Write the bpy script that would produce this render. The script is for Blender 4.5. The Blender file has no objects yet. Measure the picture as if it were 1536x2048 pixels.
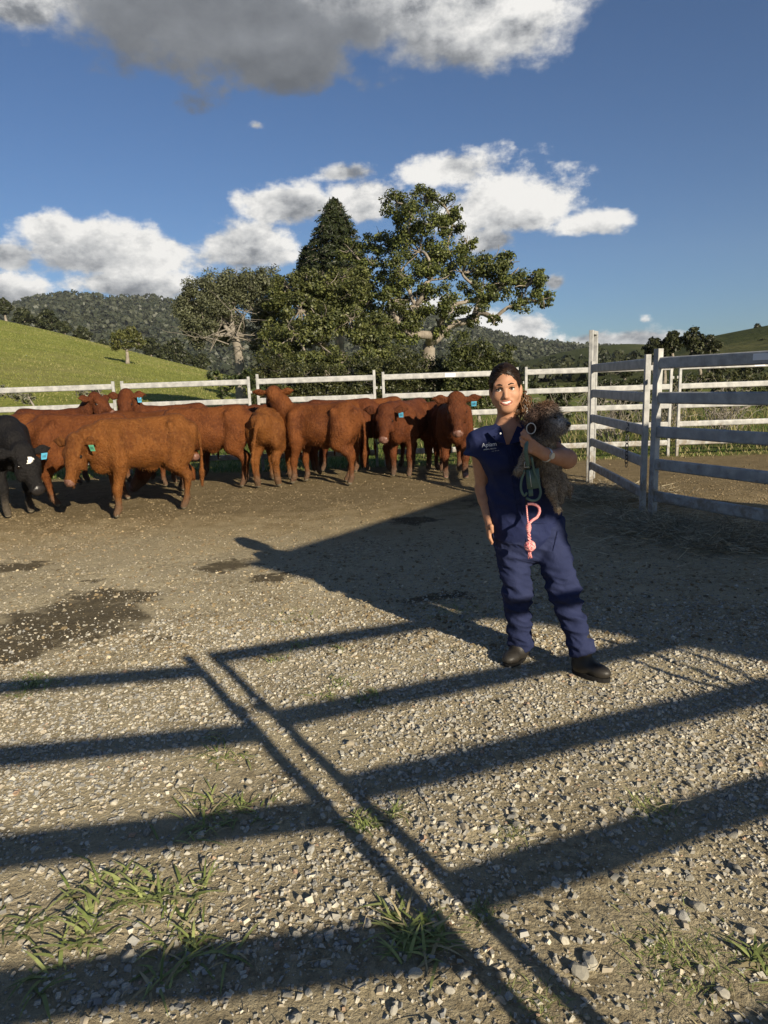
import bpy, math, random
import numpy as np
from mathutils import Vector, Matrix

# ------------------------------------------------------------------ camera, sky, sun, exposure
SC = bpy.context.scene
COL = SC.collection
R = math.radians
F = 24.0/36.0*2048.0            # focal length in photo pixels
CAM_H = 1.585
ROLL = R(2.0)
PITCH = math.atan((1024-766)/F)
SUN_EL, SUN_AZ = R(21.5), R(148.0)      # azimuth clockwise from +Y
SUN_DIR = np.array([math.sin(SUN_AZ)*math.cos(SUN_EL), math.cos(SUN_AZ)*math.cos(SUN_EL), math.sin(SUN_EL)])
FW = np.array([0, math.cos(PITCH), -math.sin(PITCH)])
UP = np.array([0, math.sin(PITCH), math.cos(PITCH)])
EYE = np.array([0, 0, CAM_H])

def ray(px, py):
    a = (px-768)/F; b = -(py-1024)/F
    c, s = math.cos(ROLL), math.sin(ROLL)
    return FW + (a*c+b*s)*np.array([1., 0, 0]) + (-a*s+b*c)*UP
def gnd(px, py, z=0.0):
    d = ray(px, py); return EYE + (z-CAM_H)/d[2]*d
def at(px, py, Y):
    d = ray(px, py); return EYE + Y/d[1]*d
def azel(px, py):
    d = ray(px, py); d = d/np.linalg.norm(d)
    return math.atan2(d[0], d[1]), math.asin(d[2])

cam = bpy.data.cameras.new('camera'); camo = bpy.data.objects.new('camera', cam); COL.objects.link(camo)
cam.sensor_fit = 'VERTICAL'; cam.sensor_height = 36; cam.sensor_width = 27; cam.lens = 24
cam.clip_start = 0.05; cam.clip_end = 6000
c_, s_ = math.cos(ROLL), math.sin(ROLL)
cr = c_*np.array([1., 0, 0]) - s_*UP; cu = s_*np.array([1., 0, 0]) + c_*UP; cb = -FW
camo.matrix_world = Matrix(((cr[0], cu[0], cb[0], 0), (cr[1], cu[1], cb[1], 0), (cr[2], cu[2], cb[2], CAM_H), (0, 0, 0, 1)))
SC.camera = camo

SC.view_settings.view_transform = 'Standard'; SC.view_settings.look = 'None'
SC.view_settings.gamma = 1; SC.view_settings.use_curve_mapping = False
SC.view_settings.exposure = 0.68
SC.cycles.use_denoising = True
SC.cycles.max_bounces = 6; SC.cycles.diffuse_bounces = 3; SC.cycles.transparent_max_bounces = 6
SC.cycles.sample_clamp_indirect = 6

sun = bpy.data.lights.new('sun', 'SUN'); sun.energy = 5.0; sun.angle = R(0.53); sun.color = (1.0, 0.88, 0.69)
suno = bpy.data.objects.new('sun', sun); COL.objects.link(suno)
suno.rotation_euler = Vector(SUN_DIR).to_track_quat('Z', 'Y').to_euler()

# ---- world: Nishita sky with a procedural cloud layer placed by direction
W = bpy.data.worlds.new('World'); SC.world = W; W.use_nodes = True
NT = W.node_tree; NT.nodes.clear()
class NB:
    """tiny node-building helper"""
    def __init__(s, nt): s.nt = nt
    def n(s, t, **kw):
        o = s.nt.nodes.new(t)
        for k, v in kw.items(): setattr(o, k, v)
        return o
    def put(s, sock, v):
        if isinstance(v, bpy.types.NodeSocket): s.nt.links.new(v, sock)
        elif v is not None: sock.default_value = v
    def m(s, op, a, b=None, c=None, clamp=False):
        o = s.n('ShaderNodeMath', operation=op, use_clamp=clamp)
        s.put(o.inputs[0], a); s.put(o.inputs[1], b)
        if c is not None: s.put(o.inputs[2], c)
        return o.outputs[0]
    def v(s, op, a, b=None):
        o = s.n('ShaderNodeVectorMath', operation=op)
        s.put(o.inputs[0], a)
        if b is not None: s.put(o.inputs[3] if op == 'SCALE' else o.inputs[1], b)
        return o.outputs['Value'] if op in ('LENGTH', 'DOT_PRODUCT', 'DISTANCE') else o.outputs[0]
    def noise(s, vec, scale, detail=4, rough=.55, out='Fac', dist=0.0):
        o = s.n('ShaderNodeTexNoise'); s.put(o.inputs['Vector'], vec)
        o.inputs['Scale'].default_value = scale; o.inputs['Detail'].default_value = detail
        o.inputs['Roughness'].default_value = rough; o.inputs['Distortion'].default_value = dist
        return o.outputs[out]
    def vor(s, vec, scale, feature='F1', out='Distance', rnd=1.0):
        o = s.n('ShaderNodeTexVoronoi', feature=feature); s.put(o.inputs['Vector'], vec)
        o.inputs['Scale'].default_value = scale; o.inputs['Randomness'].default_value = rnd
        return o.outputs[out]
    def ramp(s, fac, stops, interp='LINEAR'):
        o = s.n('ShaderNodeValToRGB'); s.put(o.inputs[0], fac); r = o.color_ramp; r.interpolation = interp
        while len(r.elements) < len(stops): r.elements.new(.5)
        for e, (p, c) in zip(r.elements, stops):
            e.position = p; e.color = (c, c, c, 1) if isinstance(c, (int, float)) else (*c, 1)
        return o.outputs[0]
    def mix(s, fac, a, b, blend='MIX'):
        o = s.n('ShaderNodeMix', data_type='RGBA', blend_type=blend)
        s.put(o.inputs[0], fac)
        for sock, v in ((o.inputs[6], a), (o.inputs[7], b)):
            s.put(sock, (*v, 1) if isinstance(v, tuple) and len(v) == 3 else v)
        return o.outputs[2]
    def smooth(s, x, a, b):
        o = s.n('ShaderNodeMapRange', interpolation_type='SMOOTHSTEP'); s.put(o.inputs[0], x)
        o.inputs[1].default_value = a; o.inputs[2].default_value = b
        return o.outputs[0]
nb = NB(NT)
sky = nb.n('ShaderNodeTexSky', sky_type='NISHITA', sun_disc=False)
sky.sun_elevation = SUN_EL; sky.sun_rotation = SUN_AZ
sky.altitude = 300; sky.air_density = 1.0; sky.dust_density = 0.5; sky.ozone_density = 3.5
geo = nb.n('ShaderNodeTexCoord'); D = geo.outputs['Generated']
sep = nb.n('ShaderNodeSeparateXYZ'); nb.put(sep.inputs[0], D)
az = nb.m('ARCTAN2', sep.outputs[0], sep.outputs[1])
el = nb.m('ARCSINE', nb.m('MINIMUM', nb.m('MAXIMUM', sep.outputs[2], -1.0), 1.0))
ae = nb.n('ShaderNodeCombineXYZ'); nb.put(ae.inputs[0], az); nb.put(ae.inputs[1], nb.m('MULTIPLY', el, 1.5)); AE = ae.outputs[0]
n1 = nb.noise(AE, 7.0, 9, .62)
n2 = nb.noise(AE, 3.0, 3, .5)
ae2 = nb.v('ADD', AE, (0.012, 0.035, 0.0))
n1b = nb.noise(ae2, 7.0, 9, .62)
warp = nb.m('MULTIPLY', nb.m('SUBTRACT', n2, .5), 0.12)
# (px, py, rx, up, down, own brightness: 1 white .. 0 grey)
CLOUDS = [(440, -10, 560, 190, 220, .25), (930, 25, 300, 140, 160, .75), (690, 10, 260, 150, 150, .42), (40, 5, 130, 80, 80, .9), (550, 110, 240, 90, 95, .2),
          (1000, 425, 300, 110, 62, .85), (905, 335, 120, 60, 70, .8), (1180, 445, 120, 46, 34, .8), (975, 487, 90, 60, 52, .8),
          (590, 410, 130, 60, 60, .6), (720, 400, 110, 70, 70, .75), (690, 345, 90, 34, 30, .45),
          (240, 500, 290, 85, 66, .62), (500, 500, 170, 75, 75, .75), (100, 462, 95, 60, 66, .85), (290, 575, 180, 48, 45, .85), (10, 590, 110, 60, 60, .55), (20, 510, 80, 40, 40, .6),
          (1050, 655, 100, 60, 60, .8), (1288, 640, 47, 36, 28, .8), (1230, 682, 220, 42, 50, .55), (1110, 565, 50, 36, 36, .6), (850, 640, 200, 60, 60, .7),
          (512, 250, 46, 30, 26, .55)]
M_sum = None; num = None; den = None
for (px, py, rx, up, dn, br) in CLOUDS:
    a0, e0 = azel(px, py)
    a1, _ = azel(px+rx, py); ru = abs(azel(px, py-up)[1]-e0); rd = abs(azel(px, py+dn)[1]-e0); ra = abs(a1-a0)
    dx = nb.m('DIVIDE', nb.m('SUBTRACT', az, a0), ra)
    dyr = nb.m('SUBTRACT', el, e0)
    dy = nb.m('ADD', nb.m('DIVIDE', nb.m('MAXIMUM', dyr, 0.0), ru), nb.m('DIVIDE', nb.m('MINIMUM', dyr, 0.0), rd))
    r2 = nb.m('ADD', nb.m('MULTIPLY', dx, dx), nb.m('MULTIPLY', dy, dy))
    m = nb.m('SUBTRACT', 1.0 if rx > 75 else (.52 if rx < 48 else .7), nb.m('SQRT', r2))
    M_sum = m if M_sum is None else nb.m('SMOOTH_MAX', M_sum, m, 0.12)
    w = nb.m('MAXIMUM', nb.m('ADD', m, 0.35), 0.001); w = nb.m('MULTIPLY', w, w)
    sh = nb.m('ADD', nb.m('MULTIPLY', dy, .42), br)
    t = nb.m('MULTIPLY', w, sh)
    num = t if num is None else nb.m('ADD', num, t)
    den = w if den is None else nb.m('ADD', den, w)
# outside the frame the broken cloud cover goes on
nfar = nb.noise(AE, 2.1, 4, .5)
away = nb.smooth(nb.m('MAXIMUM', nb.m('ABSOLUTE', az), nb.m('MULTIPLY', el, 0.95)), .66, .9)
gen = nb.m('MULTIPLY', nb.m('SUBTRACT', nb.m('MULTIPLY', nb.m('SUBTRACT', nfar, .60), 4.0), nb.m('MULTIPLY', nb.m('SUBTRACT', 1.0, away), 3.0)), 1.0)
M_all = nb.m('MAXIMUM', M_sum, nb.m('MINIMUM', gen, .6))
namp = nb.m('SUBTRACT', 2.8, nb.m('MULTIPLY', nb.smooth(el, .30, .42), 1.3))
fld = nb.m('ADD', M_all, nb.m('MULTIPLY', nb.m('SUBTRACT', n1, .565), namp))
dens = nb.smooth(fld, 0.0, 0.36)
dens = nb.m('MULTIPLY', dens, nb.smooth(el, -0.01, 0.03))
lit0 = nb.m('DIVIDE', num, den)
soft = nb.m('ADD', .25, nb.m('MULTIPLY', nb.smooth(lit0, .25, .65), .75))      # dark flat bases are smooth, sunlit tops are lumpy
nz = nb.m('ADD', nb.m('MULTIPLY', nb.m('SUBTRACT', n1, n1b), 3.4), nb.m('MULTIPLY', nb.m('SUBTRACT', nb.noise(AE, 13.0, 6, .6), .5), .8))
edge = nb.m('MULTIPLY', nb.m('SUBTRACT', 0.55, fld), .30)
lit = nb.m('ADD', nb.m('ADD', lit0, nb.m('MULTIPLY', nz, soft)), edge)
ccol = nb.ramp(lit, [(0.0, (1.6, 1.75, 2.0)), (.3, (2.9, 3.1, 3.4)), (.6, (6.6, 6.7, 6.8)), (1.0, (11.4, 11.2, 10.8))])
skyc = nb.mix(1.0, sky.outputs[0], (.69, .845, 1.035), 'MULTIPLY')
allc = nb.mix(dens, skyc, ccol)
bg = nb.n('ShaderNodeBackground'); nb.put(bg.inputs[0], allc); bg.inputs[1].default_value = 0.05
wo = nb.n('ShaderNodeOutputWorld'); NT.links.new(bg.outputs[0], wo.inputs[0])
# ------------------------------------------------------------------ helpers
rng = np.random.default_rng(7)
def material(name, col, rough=.8, var=None, scale=8, detail=5, bump=0, bscale=60, metal=0, attr=None, transl=0, coords='Object', spec=.3, extra=None, bdist=.01, sheen=0):
    mt = bpy.data.materials.new(name); mt.use_nodes = True
    nt = mt.node_tree; nt.nodes.clear(); b = NB(nt)
    p = b.n('ShaderNodeBsdfPrincipled'); out = b.n('ShaderNodeOutputMaterial')
    p.inputs['Roughness'].default_value = rough; p.inputs['Metallic'].default_value = metal
    p.inputs['Specular IOR Level'].default_value = spec
    if sheen: p.inputs['Sheen Weight'].default_value = sheen
    if coords == 'World': V = b.n('ShaderNodeNewGeometry').outputs['Position']
    else: V = b.n('ShaderNodeTexCoord').outputs['Object']
    c = (*col, 1)
    if attr:
        a = b.n('ShaderNodeAttribute', attribute_name=attr); c = a.outputs['Color']
    if var is not None:
        f = b.noise(V, scale, detail, .6)
        f = b.smooth(f, .3, .7)
        c = b.mix(f, c, (*var, 1))
    if extra: c = extra(b, V, c, p)
    b.put(p.inputs['Base Color'], c)
    if bump:
        h = b.noise(V, bscale, 6, .65)
        bn = b.n('ShaderNodeBump'); bn.inputs['Strength'].default_value = bump; bn.inputs['Distance'].default_value = bdist
        b.put(bn.inputs['Height'], h); nt.links.new(bn.outputs[0], p.inputs['Normal'])
    sh = p.outputs[0]
    if transl:
        t = b.n('ShaderNodeBsdfTranslucent'); b.put(t.inputs[0], c)
        mx = b.n('ShaderNodeMixShader'); mx.inputs[0].default_value = transl
        nt.links.new(sh, mx.inputs[1]); nt.links.new(t.outputs[0], mx.inputs[2]); sh = mx.outputs[0]
    nt.links.new(sh, out.inputs[0])
    return mt

def mesh(name, verts, faces, mats=None, smooth=False, cols=None, midx=None):
    """verts (n,3); faces (m,k) array or list of lists; cols per-vertex rgb"""
    me = bpy.data.meshes.new(name)
    verts = np.asarray(verts, dtype=np.float32)
    if isinstance(faces, np.ndarray) and faces.ndim == 2:
        m, k = faces.shape
        me.vertices.add(len(verts)); me.vertices.foreach_set('co', verts.ravel())
        me.loops.add(m*k); me.loops.foreach_set('vertex_index', faces.astype(np.int32).ravel())
        me.polygons.add(m); me.polygons.foreach_set('loop_start', np.arange(0, m*k, k, dtype=np.int32))
        me.polygons.foreach_set('loop_total', np.full(m, k, dtype=np.int32))
        me.update(calc_edges=True)
    else:
        me.from_pydata([tuple(map(float, v)) for v in verts], [], [tuple(map(int, f)) for f in faces])
    if mats:
        for mt in (mats if isinstance(mats, (list, tuple)) else [mats]): me.materials.append(mt)
    if midx is not None: me.polygons.foreach_set('material_index', np.asarray(midx, dtype=np.int32))
    me.polygons.foreach_set('use_smooth', np.full(len(me.polygons), bool(smooth)))
    if cols is not None:
        ca = me.color_attributes.new('tint', 'FLOAT_COLOR', 'POINT')
        cc = np.ones((len(verts), 4), dtype=np.float32); cc[:, :3] = cols
        ca.data.foreach_set('color', cc.ravel())
    me.update()
    return me

def link(name, me=None, parent=None, loc=None, rotz=None):
    o = bpy.data.objects.new(name, me); COL.objects.link(o)
    if parent is not None: o.parent = parent
    if loc is not None: o.location = tuple(map(float, loc))
    if rotz is not None: o.rotation_euler = (0, 0, rotz)
    return o
def tag(o, label, cat, group=None):
    o['label'] = label; o['category'] = cat
    if group: o['group'] = group
    return o
def thing(name, label, cat, loc=(0, 0, 0), rotz=0, group=None):
    return tag(link(name, None, None, loc, rotz), label, cat, group)
def struct(name, me): o = link(name, me); o['kind'] = 'structure'; return o
def stuff(name, me, label, cat): o = tag(link(name, me), label, cat); o['kind'] = 'stuff'; return o
def copy_tree(o, parent=None):
    c = o.copy(); COL.objects.link(c); c.parent = parent
    for ch in o.children: copy_tree(ch, c)
    return c

class MB:
    """collects geometry for one mesh"""
    def __init__(s): s.v = []; s.f = []; s.n = 0
    def add(s, v, f):
        s.v.append(np.asarray(v, float)); s.f += [[i+s.n for i in q] for q in f]; s.n += len(v)
    def loft(s, rings, cap=True, closed=True):
        k = len(rings[0]); v = np.concatenate([np.asarray(r, float) for r in rings]); f = []
        for i in range(len(rings)-1):
            for j in range(k if closed else k-1):
                a = i*k+j; b = i*k+(j+1) % k; f.append([a, b, b+k, a+k])
        if cap: f.append(list(range(k))[::-1]); f.append([(len(rings)-1)*k+j for j in range(k)])
        s.add(v, f)
    def tube(s, pts, rad, seg=8, cap=True):
        pts = np.asarray(pts, float); rad = np.broadcast_to(np.asarray(rad, float), (len(pts),))
        d = np.gradient(pts, axis=0); d /= np.linalg.norm(d, axis=1)[:, None]+1e-9
        ref = np.array([0, 0, 1.]) if abs(d[0][2]) < .9 else np.array([1., 0, 0])
        u = np.cross(ref, d[0]); u /= np.linalg.norm(u)
        th = np.arange(seg)/seg*2*math.pi; rings = []
        for i in range(len(pts)):
            u = u-d[i]*np.dot(u, d[i]); u /= np.linalg.norm(u)+1e-9; w = np.cross(d[i], u)
            rings.append(pts[i]+rad[i]*(np.cos(th)[:, None]*u+np.sin(th)[:, None]*w))
        s.loft(rings, cap)
    def rbar(s, a, b, w, h, r, wdir):
        """rounded-rectangle bar from a to b; w along wdir, h across"""
        a, b = np.asarray(a, float), np.asarray(b, float); d = (b-a)/np.linalg.norm(b-a)
        u = np.asarray(wdir, float); u = u-d*np.dot(u, d); u /= np.linalg.norm(u); q = np.cross(d, u)
        pr = []
        for sx, sy, t0 in ((1, 1, 0), (-1, 1, 90), (-1, -1, 180), (1, -1, 270)):
            for t in (0, 30, 60, 90):
                t = R(t0+t); pr.append((sx*(w/2-r)+r*math.cos(t), sy*(h/2-r)+r*math.sin(t)))
        rings = [[p+x*u+y*q for x, y in pr] for p in (a, b)]
        s.loft(rings)
    def box(s, c, sz, rz=0):
        v = np.array([[x, y, z] for x in (-.5, .5) for y in (-.5, .5) for z in (-.5, .5)])*np.asarray(sz)
        cz, sn = math.cos(rz), math.sin(rz)
        v = np.stack([v[:, 0]*cz-v[:, 1]*sn, v[:, 0]*sn+v[:, 1]*cz, v[:, 2]], 1)+np.asarray(c)
        s.add(v, [[0, 1, 3, 2], [4, 6, 7, 5], [0, 4, 5, 1], [2, 3, 7, 6], [0, 2, 6, 4], [1, 5, 7, 3]])
    def ball(s, c, r, seg=10, ring=6):
        c = np.asarray(c, float); r = np.broadcast_to(np.asarray(r, float), (3,))
        v = [c+[0, 0, r[2]]]
        for i in range(1, ring):
            p = math.pi*i/ring
            for j in range(seg):
                t = 2*math.pi*j/seg; v.append(c+r*[math.sin(p)*math.cos(t), math.sin(p)*math.sin(t), math.cos(p)])
        v.append(c-[0, 0, r[2]]); f = []
        for j in range(seg): f.append([0, 1+j, 1+(j+1) % seg]); f.append([len(v)-1, 1+(ring-2)*seg+(j+1) % seg, 1+(ring-2)*seg+j])
        for i in range(ring-2):
            for j in range(seg): a = 1+i*seg+j; b = 1+i*seg+(j+1) % seg; f.append([a, a+seg, b+seg, b])
        s.add(v, f)
    def me(s, name, mat, smooth=False): return mesh(name, np.concatenate(s.v), s.f, mat, smooth)
    def build(s, name, mat, parent=None, smooth=False): return link(name, s.me(name, mat, smooth), parent)

def stamp(base_v, base_f, M, T):
    """join N transformed copies: M (N,3,3), T (N,3)"""
    N = len(T); k = len(base_v)
    v = np.einsum('nij,kj->nki', M, base_v)+T[:, None, :]
    f = (np.asarray(base_f)[None]+(np.arange(N)*k)[:, None, None]).reshape(-1, np.asarray(base_f).shape[1])
    return v.reshape(-1, 3), f
def randrot(N, g=rng):
    q = g.normal(size=(N, 4)); q /= np.linalg.norm(q, axis=1)[:, None]; w, x, y, z = q.T
    return np.stack([1-2*(y*y+z*z), 2*(x*y-z*w), 2*(x*z+y*w), 2*(x*y+z*w), 1-2*(x*x+z*z), 2*(y*z-x*w), 2*(x*z-y*w), 2*(y*z+x*w), 1-2*(x*x+y*y)], 1).reshape(N, 3, 3)
_g = np.random.default_rng(3)
_K = _g.normal(size=(4, 14, 3)); _K /= np.linalg.norm(_K, axis=2)[:, :, None]; _K *= _g.uniform(.6, 1.6, (4, 14, 1)); _P = _g.uniform(0, 6.28, (4, 14))
def wob(p, fr=1.0, s=0):
    """smooth pseudo noise in about -1..1 for points (n,3)"""
    p = np.asarray(p); o = 0
    for k, ph in zip(_K[s], _P[s]): o = o+np.sin((p[..., 0]*k[0]+p[..., 1]*k[1]+p[..., 2]*k[2])*fr*3.0+ph)
    return o/5.0

class SDF:
    """smooth-blended implicit body, surfaced with surface nets"""
    def __init__(s, lo, hi, h):
        s.lo = np.asarray(lo, float); s.h = h; s.n = np.ceil((np.asarray(hi)-s.lo)/h).astype(int)+1
        s.g = np.full(s.n, 1.0, np.float32); s.ax = [s.lo[i]+np.arange(s.n[i])*h for i in range(3)]
    def _sub(s, lo, hi):
        a = np.clip(np.floor((lo-s.lo)/s.h).astype(int), 0, s.n-1); b = np.clip(np.ceil((hi-s.lo)/s.h).astype(int)+1, 1, s.n)
        sl = tuple(slice(a[i], max(b[i], a[i]+1)) for i in range(3))
        X = np.stack(np.meshgrid(*[s.ax[i][sl[i]] for i in range(3)], indexing='ij'), -1)
        return sl, X
    def _join(s, sl, d, k, cut=False):
        g = s.g[sl]
        if cut: g = -g
        if k > 0:
            h = np.maximum(k-np.abs(g-d), 0)/k; r = np.minimum(g, d)-h*h*k*.25
        else: r = np.minimum(g, d)
        s.g[sl] = -r if cut else r
    def cone(s, a, b, ra, rb, k=.03, cut=False, flat=None):
        a, b = np.asarray(a, float), np.asarray(b, float); m = max(ra, rb)+k+3*s.h
        sl, X = s._sub(np.minimum(a, b)-m, np.maximum(a, b)+m)
        ab = b-a; t = np.clip(((X-a)@ab)/max(ab@ab, 1e-9), 0, 1); q = X-a-t[..., None]*ab
        if flat is not None:   # (direction, factor): squeeze along direction
            u = np.asarray(flat[0], float); u = u/np.linalg.norm(u); c = q@u; q = q+(c*(flat[1]-1))[..., None]*u
        s._join(sl, np.linalg.norm(q, axis=-1)-(ra+(rb-ra)*t), k, cut)
    def chain(s, pts, rad, k=.03, **kw):
        for i in range(len(pts)-1): s.cone(pts[i], pts[i+1], rad[i], rad[i+1], k, **kw)
    def ell(s, c, r, k=.03, Rm=None, cut=False):
        c = np.asarray(c, float); r = np.asarray(r, float); m = r.max()+k+3*s.h
        sl, X = s._sub(c-m, c+m); q = X-c
        if Rm is not None: q = q@np.asarray(Rm)     # columns of Rm are the ellipsoid axes
        k0 = np.linalg.norm(q/r, axis=-1); k1 = np.linalg.norm(q/(r*r), axis=-1)+1e-9
        s._join(sl, k0*(k0-1)/k1, k, cut)
    def chop(s, p, d, r, L):
        """cut away a flat-ended cylinder starting at p along d"""
        p = np.asarray(p, float); d = unit(d); m = max(r, L)+.03; sl, X = s._sub(p-m, p+m); q = X-p; t = q@d
        rad_ = np.linalg.norm(q-t[..., None]*d, axis=-1); s._join(sl, np.maximum(np.maximum(-t, t-L), rad_-r), .003, True)
    def half(s, p, nrm):
        """keep only the side opposite to nrm"""
        nrm = np.asarray(nrm, float); nrm = nrm/np.linalg.norm(nrm)
        X = np.stack(np.meshgrid(*s.ax, indexing='ij'), -1)
        s.g = np.maximum(s.g, ((X-np.asarray(p))@nrm).astype(np.float32))
    def surface(s):
        g = s.g.copy(); g[0], g[-1], g[:, 0], g[:, -1], g[:, :, 0], g[:, :, -1] = 1, 1, 1, 1, 1, 1
        ins = g < 0; nx, ny, nz = g.shape
        cnt = sum(ins[i:nx-1+i, j:ny-1+j, k:nz-1+k].astype(np.int8) for i in (0, 1) for j in (0, 1) for k in (0, 1))
        act = (cnt > 0) & (cnt < 8); idx = np.full(act.shape, -1, np.int64); C = np.argwhere(act); idx[act] = np.arange(len(C))
        acc = np.zeros((len(C), 3)); num_ = np.zeros(len(C))
        for ax in range(3):
            o = [a for a in range(3) if a != ax]
            for i in (0, 1):
                for j in (0, 1):
                    o0 = np.zeros(3, int); o0[o[0]] = i; o0[o[1]] = j; o1 = o0.copy(); o1[ax] = 1
                    A = g[tuple((C+o0).T)]; B = g[tuple((C+o1).T)]; cr_ = (A < 0) != (B < 0)
                    t = np.where(cr_, A/(A-B+1e-12), 0); p = C+o0+t[:, None]*(o1-o0); acc[cr_] += p[cr_]; num_[cr_] += 1
        V = s.lo+(acc/np.maximum(num_, 1)[:, None])*s.h; Fs = []
        for ax in range(3):
            o = [(ax+1) % 3, (ax+2) % 3]; slA = [slice(None)]*3; slB = [slice(None)]*3; slA[ax] = slice(0, -1); slB[ax] = slice(1, None)
            a, b = ins[tuple(slA)], ins[tuple(slB)]; E = np.argwhere(a != b); fl = a[tuple(E.T)]
            e1 = np.zeros(3, int); e1[o[0]] = 1; e2 = np.zeros(3, int); e2[o[1]] = 1
            q = np.stack([idx[tuple((E-e1-e2).T)], idx[tuple((E-e2).T)], idx[tuple(E.T)], idx[tuple((E-e1).T)]], 1)
            q[~fl] = q[~fl][:, ::-1]; Fs.append(q)
        Fq = np.concatenate(Fs); Fq = Fq[(Fq >= 0).all(1)]
        return V, Fq
def relax(V, Fq, it=2, lam=.5):
    for _ in range(it):
        A = np.zeros_like(V); n = np.zeros(len(V))
        for i in range(4):
            a, b = Fq[:, i], Fq[:, (i+1) % 4]
            np.add.at(A, a, V[b]); np.add.at(n, a, 1); np.add.at(A, b, V[a]); np.add.at(n, b, 1)
        V = V+lam*(A/np.maximum(n, 1)[:, None]-V)
    return V
def normals(V, Fq):
    nn = np.cross(V[Fq[:, 2]]-V[Fq[:, 0]], V[Fq[:, 3]]-V[Fq[:, 1]]); N = np.zeros_like(V)
    for i in range(4): np.add.at(N, Fq[:, i], nn)
    return N/(np.linalg.norm(N, axis=1)[:, None]+1e-12)
def unit(v): v = np.asarray(v, float); return v/np.linalg.norm(v)
def strands(P, Dv, L, w, bend, g, segs=2):
    """tapered hair blades: roots P, directions Dv, lengths L, width w, bend vectors"""
    N = len(P); side = np.cross(Dv, g.normal(size=(N, 3))); side /= np.linalg.norm(side, axis=1)[:, None]+1e-9
    rows = []
    for i in range(segs):
        t = i/segs; c = P+Dv*(L*t)[:, None]+bend*(t*t*L)[:, None]
        ww = (w*(1-.6*t))[:, None]*side*.5; rows += [c-ww, c+ww]
    rows.append(P+Dv*L[:, None]+bend*L[:, None])
    k = len(rows); V = np.stack(rows, 1).reshape(-1, 3); f = []
    for i in range(segs-1): f += [[2*i, 2*i+1, 2*i+3], [2*i, 2*i+3, 2*i+2]]
    f += [[2*segs-2, 2*segs-1, 2*segs]]
    f = np.array(f)[None]+(np.arange(N)*k)[:, None, None]
    return V, f.reshape(-1, 3), k

# ------------------------------------------------------------------ materials
M = {}
def galv_extra(b, V, c, p):
    P_ = b.n('ShaderNodeNewGeometry').outputs['Position']; sp = b.n('ShaderNodeSeparateXYZ'); b.put(sp.inputs[0], P_)
    n = b.noise(P_, 7, 6, .7); f = b.noise(P_, 38, 4, .6)
    mud = b.m('MULTIPLY', b.smooth(b.m('SUBTRACT', n, b.m('MULTIPLY', sp.outputs[2], .22)), .36, .56), .7)
    c = b.mix(mud, c, (.17, .13, .08))
    streak = b.noise(b.v('MULTIPLY', P_, (30.0, 30.0, 2.0)), 1.0, 4, .6)
    c = b.mix(b.m('MULTIPLY', b.smooth(streak, .55, .8), .45), c, (.22, .21, .19))
    return b.mix(b.m('MULTIPLY', b.smooth(f, .62, .75), .35), c, (.62, .61, .58))
M['galv'] = material('galvanised_steel', (.46, .455, .43), .5, (.28, .28, .27), 9, 8, .15, 300, metal=0, spec=.3, extra=galv_extra)
M['sticker'] = material('white_sticker', (.8, .8, .8), .6)
M['chain'] = material('dark_steel', (.12, .12, .12), .5, metal=.8)
M['bark'] = material('pale_bark', (.30, .26, .21), .9, (.17, .145, .115), 3, 6, .6, 12, bdist=.04)
M['twig'] = material('grey_twig', (.27, .24, .2), .9, (.17, .15, .12), 5)
M['leaf'] = material('foliage', (.06, .07, .03), .5, attr='tint', transl=.18, spec=.35)
M['grassb'] = material('grass_blades', (.1, .15, .04), .6, attr='tint', transl=.25, spec=.3)
M['straw'] = material('straw', (.33, .27, .16), .8, attr='tint')
M['stone'] = material('gravel_stone', (.34, .31, .25), .9, attr='tint', bump=.5, bscale=90, bdist=.004)
M['hoof'] = material('hoof', (.20, .17, .12), .7, (.1, .085, .06), 30)
M['eye'] = material('dark_eye', (.012, .008, .006), .12, spec=.6)
M['wood'] = material('timber', (.2, .15, .1), .85, (.12, .09, .06), 6)
def unit_rows(v): return v/(np.linalg.norm(v, axis=1)[:, None]+1e-9)
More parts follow.
